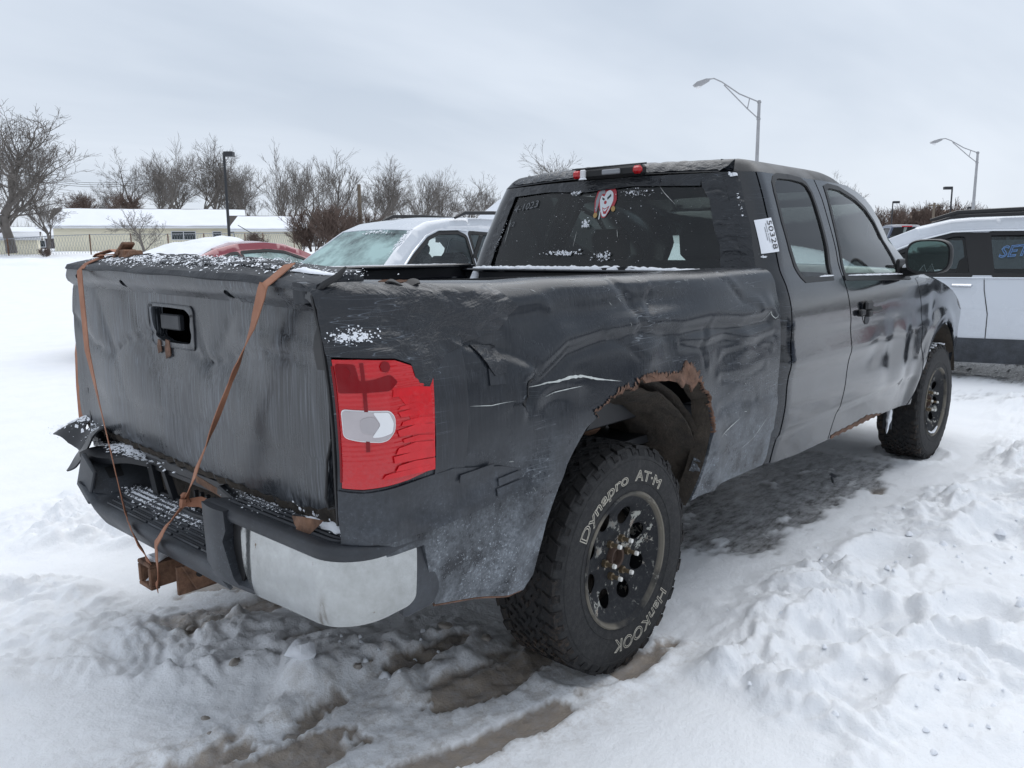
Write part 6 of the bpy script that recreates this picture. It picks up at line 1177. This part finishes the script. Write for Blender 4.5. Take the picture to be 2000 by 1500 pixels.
# snow banks
def bank(px,py,D,w,dp,h,label,seed):
    p=at(px,py,D); ang=math.atan2(CR[1],CR[0])
    def f(x,y): return np.stack([x,y,h*np.clip(1-(x/w)**2-(y/dp)**2,0,1)**.8*(1+.35*fbm(x*.9+seed,y*.9,4))-.15],-1)
    o=sheet('snow_bank',f,ell((0,0),w,dp,30),M['rsnow'],None,h=max(.12,w/22),out=(0,0,1)); o.location=(p[0],p[1],float(terr(p[0],p[1]))-.03); o.rotation_euler=(0,0,ang); tag(o,label,'snow bank'); return o
bank(640,497,17,2.0,1.0,.62,'white snow bank between the red coupe and the silver crossover',1); bank(330,500,40,3.0,2,.5,'low snow bank in front of the long house',5); bank(60,512,44,7,2.5,.45,'low snow bank by the fence at the left edge',7); bank(900,492,55,6,2,.9,'snow bank under the trees behind the crossover',9)
# ================================================================== fence
def fence():
    r=thing('chain_link_fence','low chain link fence in front of the cream house','fence'); P=[at(px,py,D) for px,py,D in ((-60,508,60),(18,505,61),(98,498,63),(178,494,65),(258,492,67),(330,491,69),(400,489,71),(480,488,73),(515,487,74),(575,486,76),(640,485,78))]
    steel=M['greyink']; H=1.5
    for i,p in enumerate(P): MB().tube([(p[0],p[1],p[2]-1),(p[0],p[1],p[2]+H)],.05,6).obj('post',M['rust'],r)
    m=MB(); 
    for z in (H-.03,): m.tube([(p[0],p[1],p[2]+z) for p in P],.03,5)
    m.obj('top_rail',steel,r)
    m=MB()
    for a,b in zip(P[:-1],P[1:]):
        n_=14
        for k in range(n_):
            for s in (0,1):
                q0=a+(b-a)*k/n_; q1=a+(b-a)*min(1,(k+2)/n_) if s else a+(b-a)*max(0,(k-2)/n_); m.add([(q0[0],q0[1],q0[2]),(q0[0]+.012,q0[1]-.012,q0[2]),(q1[0]+.012,q1[1]-.012,q1[2]+H),(q1[0],q1[1],q1[2]+H)],[(0,1,2,3)])
    m.obj('wire_mesh',steel,r,kind='stuff')
fence()
# ================================================================== lamps and poles
M['galv']=simple('galvanised_steel',(.36,.36,.37),.5,.4,nz=3); M['darkpole']=simple('black_pole',(.018,.020,.024),.5); M['wood']=simple('weathered_pole_wood',(.16,.13,.10),.9,nz=2)
def truss_lamp(label,px,pytop,D,arm,h):
    p=at(px,pytop,D); g_=float(terr(p[0],p[1])); H=p[2]-g_; a=math.atan2(-CR[1],-CR[0]); r=thing('street_lamp',label,'street lamp',(p[0],p[1],g_),a,'tall truss arm street lamps')
    MB().tube([(0,0,0),(0,0,H*.5),(0,0,H)],[.13,.11,.085],10).obj('pole',M['galv'],r)
    m=MB(); c=[(0,-.0,H-.10),(arm*.35,0,H+h*.22),(arm*.66,0,H+h*.62),(arm*.80,0,H+h*.74),(arm*.92,0,H+h*.70)]; m.tube(c,.04,6); m.tube([(0,0,H-h*.62),(arm*.20,0,H-h*.28),(arm*.62,0,H+h*.52)],.035,6); m.tube([(arm*.20,0,H-h*.28),(arm*.17,0,H+h*.06)],.03,5)
    m.lathe([(.12,-.04),(.12,.04)],(0,0,H-.1),'z',8).lathe([(.12,-.04),(.12,.04)],(0,0,H-h*.62),'z',8); m.obj('truss_arm',M['galv'],r)
    m=MB(); m.add(*([lambda:0]*0 or [[(arm*.86,-.05,H+h*.74),(arm*.86,.05,H+h*.74),(arm*.95,-.17,H+h*.72),(arm*.95,.17,H+h*.72),(arm*1.10,-.18,H+h*.62),(arm*1.10,.18,H+h*.62),(arm*1.16,-.08,H+h*.52),(arm*1.16,.08,H+h*.52),(arm*.88,-.05,H+h*.64),(arm*.88,.05,H+h*.64),(arm*1.0,-.16,H+h*.50),(arm*1.0,.16,H+h*.50),(arm*1.12,-.12,H+h*.46),(arm*1.12,.12,H+h*.46)],[(0,1,3,2),(2,3,5,4),(4,5,7,6),(8,10,11,9),(10,12,13,11),(12,6,7,13),(0,2,10,8),(2,4,12,10),(4,6,12),(1,9,11,3),(3,11,13,5),(5,13,7),(0,8,9,1)]])); hd=m.obj('lamp_head',M['galv'],r)
    MB().lathe([(0,-.14),(.09,-.11),(.14,-.02),(.14,.02)],(arm*1.06,0,H+h*.47),'z',12).obj('lamp_glass',M['whiteplastic'],hd)
truss_lamp('nearer grey street lamp with a truss arm rising behind the cab roof',1483,196,45,3.25,1.62)
truss_lamp('farther grey street lamp with a truss arm near the right edge',1910,296,62,3.25,1.35)
def shoebox(label,px,py,D,w=.45,dirx=1):
    p=at(px,py,D); g_=float(terr(p[0],p[1])); H=p[2]-g_; r=thing('parking_lamp',label,'lamp post',(p[0],p[1],g_),math.atan2(CR[1],CR[0]),'black parking lot lamps')
    MB().tube([(0,0,-.5),(0,0,H)],[.075,.06],8).obj('pole',M['darkpole'],r); MB().box((dirx*w*.55,0,H-.05),(w,.35,.22),bev=.02).box((dirx*.1,0,H-.05),(.2,.06,.06)).obj('lamp_head',M['darkpole'],r)
shoebox('tall black lamp post in front of the long cream house',437,299,36,.42,1); shoebox('black lamp post, tallest of those at the right behind the wagon',1860,366,62,.6,-1); shoebox('black lamp post behind the mirror, far off to the left of the others',1744,394,80,.6,1); shoebox('shortest black lamp post just left of the far street lamp',1890,405,88,.6,1)
def upole(label,px,py,D,cross=False):
    p=at(px,py,D); g_=float(terr(p[0],p[1])); H=p[2]-g_; r=thing('utility_pole',label,'utility pole',(p[0],p[1],g_),math.atan2(CR[1],CR[0]))
    MB().tube([(0,0,-1),(0,0,H)],[.17,.13],8).obj('pole',M['wood'],r)
    if cross: MB().box((0,0,H-.3),(1.4,.12,.14)).obj('cross_arm',M['wood'],r)
upole('bare wooden pole among the trees behind the crossover',701,360,60); upole('wooden utility pole among shrubs at the right',1825,396,95,True)
for k,(dz) in enumerate((0,.6,1.4)):
    A=at(60,352-k*4,120); B=at(300,357-k*4,120); tag(MB().tube([tuple(A+(B-A)*s+np.array([0,0,-.8*math.sin(math.pi*s)])) for s in np.linspace(0,1,8)],.035,4).obj('power_line',M['black']),['lowest','middle','topmost'][k]+' of three power lines behind the left trees','power line','power lines at the left')
tag(MB().tube([tuple(at(465,440,70)),tuple(at(530,478,60))],.035,4).obj('guy_wire',M['black']),'dark guy wire slanting down in front of the garage','cable')
# ================================================================== trees
t=NT('bare_bark'); n=t.noise(3,5); M['bark']=t.done(t.bsdf(col=t.mix(n,(.11,.098,.088),(.20,.18,.165)),rough=.95)); t=NT('red_brown_twigs'); M['rbark']=t.done(t.bsdf(col=(.125,.088,.072),rough=.95)); M['dbark']=simple('dark_bark',(.055,.047,.042),.95)
def tree_mesh(seed,H,spread,levels=6,trunk=.25,lean=0.,multi=1,up=.25,dens=1.,low=.25,tw=.011):
    R=random.Random(seed); TV=[];TF=[];BV=[];BF=[]
    def seg(V,F,a,b,r0,r1,n):
        t=(b-a); L=t.length
        if L<1e-5: return
        t/=L; u=t.orthogonal().normalized(); w=t.cross(u); k=len(V)
        for p,r in ((a,r0),(b,r1)):
            for i in range(n): an=2*math.pi*i/n; V.append(tuple(p+(u*math.cos(an)+w*math.sin(an))*r))
        for i in range(n): F.append((k+i,k+(i+1)%n,k+n+(i+1)%n,k+n+i))
    def grow(p,d,L,r,lv):
        n=5 if lv<3 else 3; steps=5 if lv<2 else 4 if lv<4 else 3; pts=[p]; rr=[r]
        for s in range(steps):
            d=(d+Vector((R.gauss(0,.13),R.gauss(0,.13),R.gauss(0,.07)+up*(.16,.20,.22,.20,.12,.08,.05)[lv]*(1 if lv>0 else .3)))).normalized(); p=p+d*L/steps; r2=max(tw,r*(1-.5*(s+1)/steps)) if lv<levels else tw*.7
            seg(TV if lv<2 else BV,TF if lv<2 else BF,pts[-1],p,rr[-1],r2,n); pts.append(p); rr.append(r2)
        if lv>=levels: return
        nb=[7,5,4,3,3,3,2][lv]; nb=max(2,int(round(nb*dens*R.uniform(.8,1.2))))
        for b in range(nb):
            s=R.uniform(low if lv==0 else .18,1.) if b else .98; i=min(int(s*steps),steps-1); q=pts[i].lerp(pts[i+1],s*steps-i); dd=(pts[i+1]-pts[i]).normalized()
            ang=R.uniform(.35,.85)*spread*(1 if b else .35); ax=dd.orthogonal().normalized(); ax.rotate(Matrix.Rotation(R.uniform(0,2*math.pi),3,dd)); nd=dd.copy(); nd.rotate(Matrix.Rotation(ang,3,ax))
            grow(q,nd,L*R.uniform(.50,.74)*(1 if lv else 1.0),max(tw,rr[i]*R.uniform(.42,.62) if b else rr[-1]),lv+1)
    for k in range(multi): a=2*math.pi*k/multi+R.random(); grow(Vector((.15*math.cos(a)*(multi>1),.15*math.sin(a)*(multi>1),-.6)),Vector((lean+(.28*math.cos(a) if multi>1 else 0),(.28*math.sin(a) if multi>1 else 0),1)).normalized(),H*.46,trunk*(1 if multi==1 else .6),0)
    zt=max(v[2] for v in BV+TV); k=H/zt
    sc=lambda V:[(v[0]*k,v[1]*k,v[2]*k) for v in V]
    return sc(TV),TF,sc(BV),BF
TM={}
for key,a in {'wide':dict(seed=3,H=10,spread=1.25,trunk=.30,up=.35,levels=6,dens=1.0),'tall':dict(seed=5,H=10,spread=.80,trunk=.22,up=.5,levels=6,low=.3),'multi':dict(seed=8,H=10,spread=.8,trunk=.22,multi=3,levels=5,up=.55,dens=.9,low=.25),'round':dict(seed=13,H=10,spread=1.0,trunk=.24,up=.35,levels=6,low=.3,dens=.95),'slim':dict(seed=21,H=10,spread=.6,trunk=.17,up=.6,levels=5,low=.25,dens=1.0),'shrub':dict(seed=31,H=3,spread=.9,trunk=.05,multi=6,levels=4,up=.5,low=.05,tw=.008),'small':dict(seed=34,H=5,spread=1.1,trunk=.11,levels=5,up=.3,low=.15,tw=.008)}.items():
    TV,TF,BV,BF=tree_mesh(**a); bk={'shrub':M['rbark']}.get(key,M['bark'])
    TM[key]=(mesh('trunk',TV,TF,bk,True,80),mesh('crown',BV,BF,bk,False),a['H'])
print('tree faces',{k:len(v[1].polygons) for k,v in TM.items()})
def tree(key,px,pytop,pybase,D,label,rz=0.,wx=1.,cat='tree',group='bare trees',mat=None):
    T=at(px,pytop,D); B=at(px,pybase,D); H=T[2]-B[2]; tr,cw,h0=TM[key]; s=H/h0
    r=thing({'shrub':'bare_shrub'}.get(key,'bare_tree'),label,cat,(B[0],B[1],B[2]),rz,group); r.scale=(s*wx,s*wx,s)
    a=link('trunk',tr,r); b=link('crown',cw,r)
    return r
tree('wide',22,198,478,62,'big bare tree at the left edge, taller than all others',.6,1.35)
tree('slim',-5,215,480,66,'bare tree cut by the left edge beside the big one',2.,1.6)
tree('tall',92,330,492,60,'pale young bare tree right of the big left tree',1.,1.2)
tree('small',282,400,490,55,'small bare tree standing in front of the long house',.3,1.5)
T_=[('round',262,292,440,110,'bare tree with a rounded crown left of the clump behind the house'),('multi',330,265,440,105,'bare tree with thick dark trunks in the clump behind the house'),('tall',395,264,440,110,'tallest bare tree of the clump behind the long house'),('round',425,268,445,118,'bare tree whose crown meets the top of the black lamp post'),('round',480,300,450,112,'bare tree above the gap between the house and garage'),('multi',570,278,462,96,'bare tree of many upright stems right of the garage'),('slim',640,282,470,92,'slim bare tree with two tips left of the wooden pole'),('tall',730,300,470,88,'bare tree forking widely just right of the wooden pole'),('round',765,318,470,100,'bare tree over the front of the crossover roof'),('multi',812,306,470,105,'bare tree of many stems over the middle of the crossover'),('round',868,332,470,110,'rounded bare tree over the rear part of the crossover'),('round',912,336,472,120,'rounded bare tree, second from the truck cab'),('slim',958,342,470,112,'slim bare tree nearest the truck cab'),('round',1098,272,450,100,'bare tree rising over the cab roof left of the brake light'),('round',1640,336,470,110,'bare treetop showing over the truck windscreen'),('slim',545,330,460,120,'faint bare tree behind the garage roof'),('tall',205,352,470,120,'low dark bare tree above the left end of the house'),('round',160,368,470,115,'low bare tree between the big left tree and the house'),('multi',690,345,470,110,'low bare tree behind the wooden pole'),('round',355,300,445,125,'faint bare tree filling the clump behind the house, right of its thick trunks'),('multi',455,290,450,125,'bare tree just right of the black lamp post'),('tall',300,300,445,120,'bare tree just left of the thick dark trunks'),('round',610,310,465,112,'bare tree filling the gap between the two tall ones right of the garage'),('multi',840,345,470,120,'faint bare tree over the crossover roof rail'),('tall',505,345,460,125,'faint bare tree just left of the garage ridge')]
for i,(k,px,a,b,D,lb) in enumerate(T_): tree(k,px,a,b,D,lb,i*1.3,{'multi':1.15,'round':1.2,'tall':1.3,'slim':1.5}[k])
for i,(px,a,b,D,lb) in enumerate(((612,400,475,58,'reddish shrub at the right end of the garage'),(655,390,475,56,'tallest reddish shrub beside the wooden pole'),(590,440,482,58,'low brown shrub against the garage wall'),(700,405,478,60,'brown shrub right of the wooden pole'),(245,372,425,100,'dark reddish shrub behind the left half of the house roof'),(160,372,425,100,'dark shrub behind the gable of the long house'),(780,420,480,60,'shrub behind the crossover windscreen'),(88,482,500,58,'tangle of twigs beside the shed'),(500,450,486,60,'thin shrub between house and garage'),(1720,400,470,120,'brown shrub at the left of the far group on the right'),(1765,395,470,125,'thin shrub behind the far lamp posts'),(1805,392,470,130,'reddish shrub by the tan building'),(1850,385,470,120,'wide shrub before the tan building'),(1900,400,470,125,'shrub under the far street lamp'),(1700,410,470,130,'low shrub over the truck mirror'))):
    tree('shrub',px,a,b,D,lb,i*.9,1.5,'shrub','bare shrubs')
# distant thicket along the horizon
m=MB(); R0=random.Random(55)
for k in range(3600):
    px=R0.uniform(-300,1100) if k%5 else R0.uniform(1580,2400); D=R0.uniform(115,150); b=at(px,480,D); b[2]=float(terr(b[0],b[1]))-.5; h=R0.uniform(1.5,6.5)*(1 if px<1100 else .7); w=R0.uniform(.03,.07); dx=R0.gauss(0,1.2); dy=R0.gauss(0,1.2)
    m.add([(b[0]-w,b[1]+w,b[2]),(b[0]+w,b[1]-w,b[2]),(b[0]+dx,b[1]+dy,b[2]+h)],[(0,1,2)])
m.obj('distant_thicket',M['bark'],None,kind='stuff',smooth=False)
m=MB()
for k in range(5200):  # the same line of woods goes on round the rest of the lot
    a=R0.uniform(math.radians(-185),math.radians(8)); D=R0.uniform(75,110); b=(CAM[0]+D*math.cos(a),CAM[1]+D*math.sin(a),.8); h=R0.uniform(3,9)*(.7+.5*math.sin(a*9)**2); w=R0.uniform(.06,.16); dx=R0.gauss(0,1.5); dy=R0.gauss(0,1.5)
    m.add([(b[0]-w,b[1]+w,b[2]),(b[0]+w,b[1]-w,b[2]),(b[0]+dx,b[1]+dy,b[2]+h)],[(0,1,2)])
m.obj('distant_woods',M['bark'],None,kind='stuff',smooth=False)
# distant warm lamp
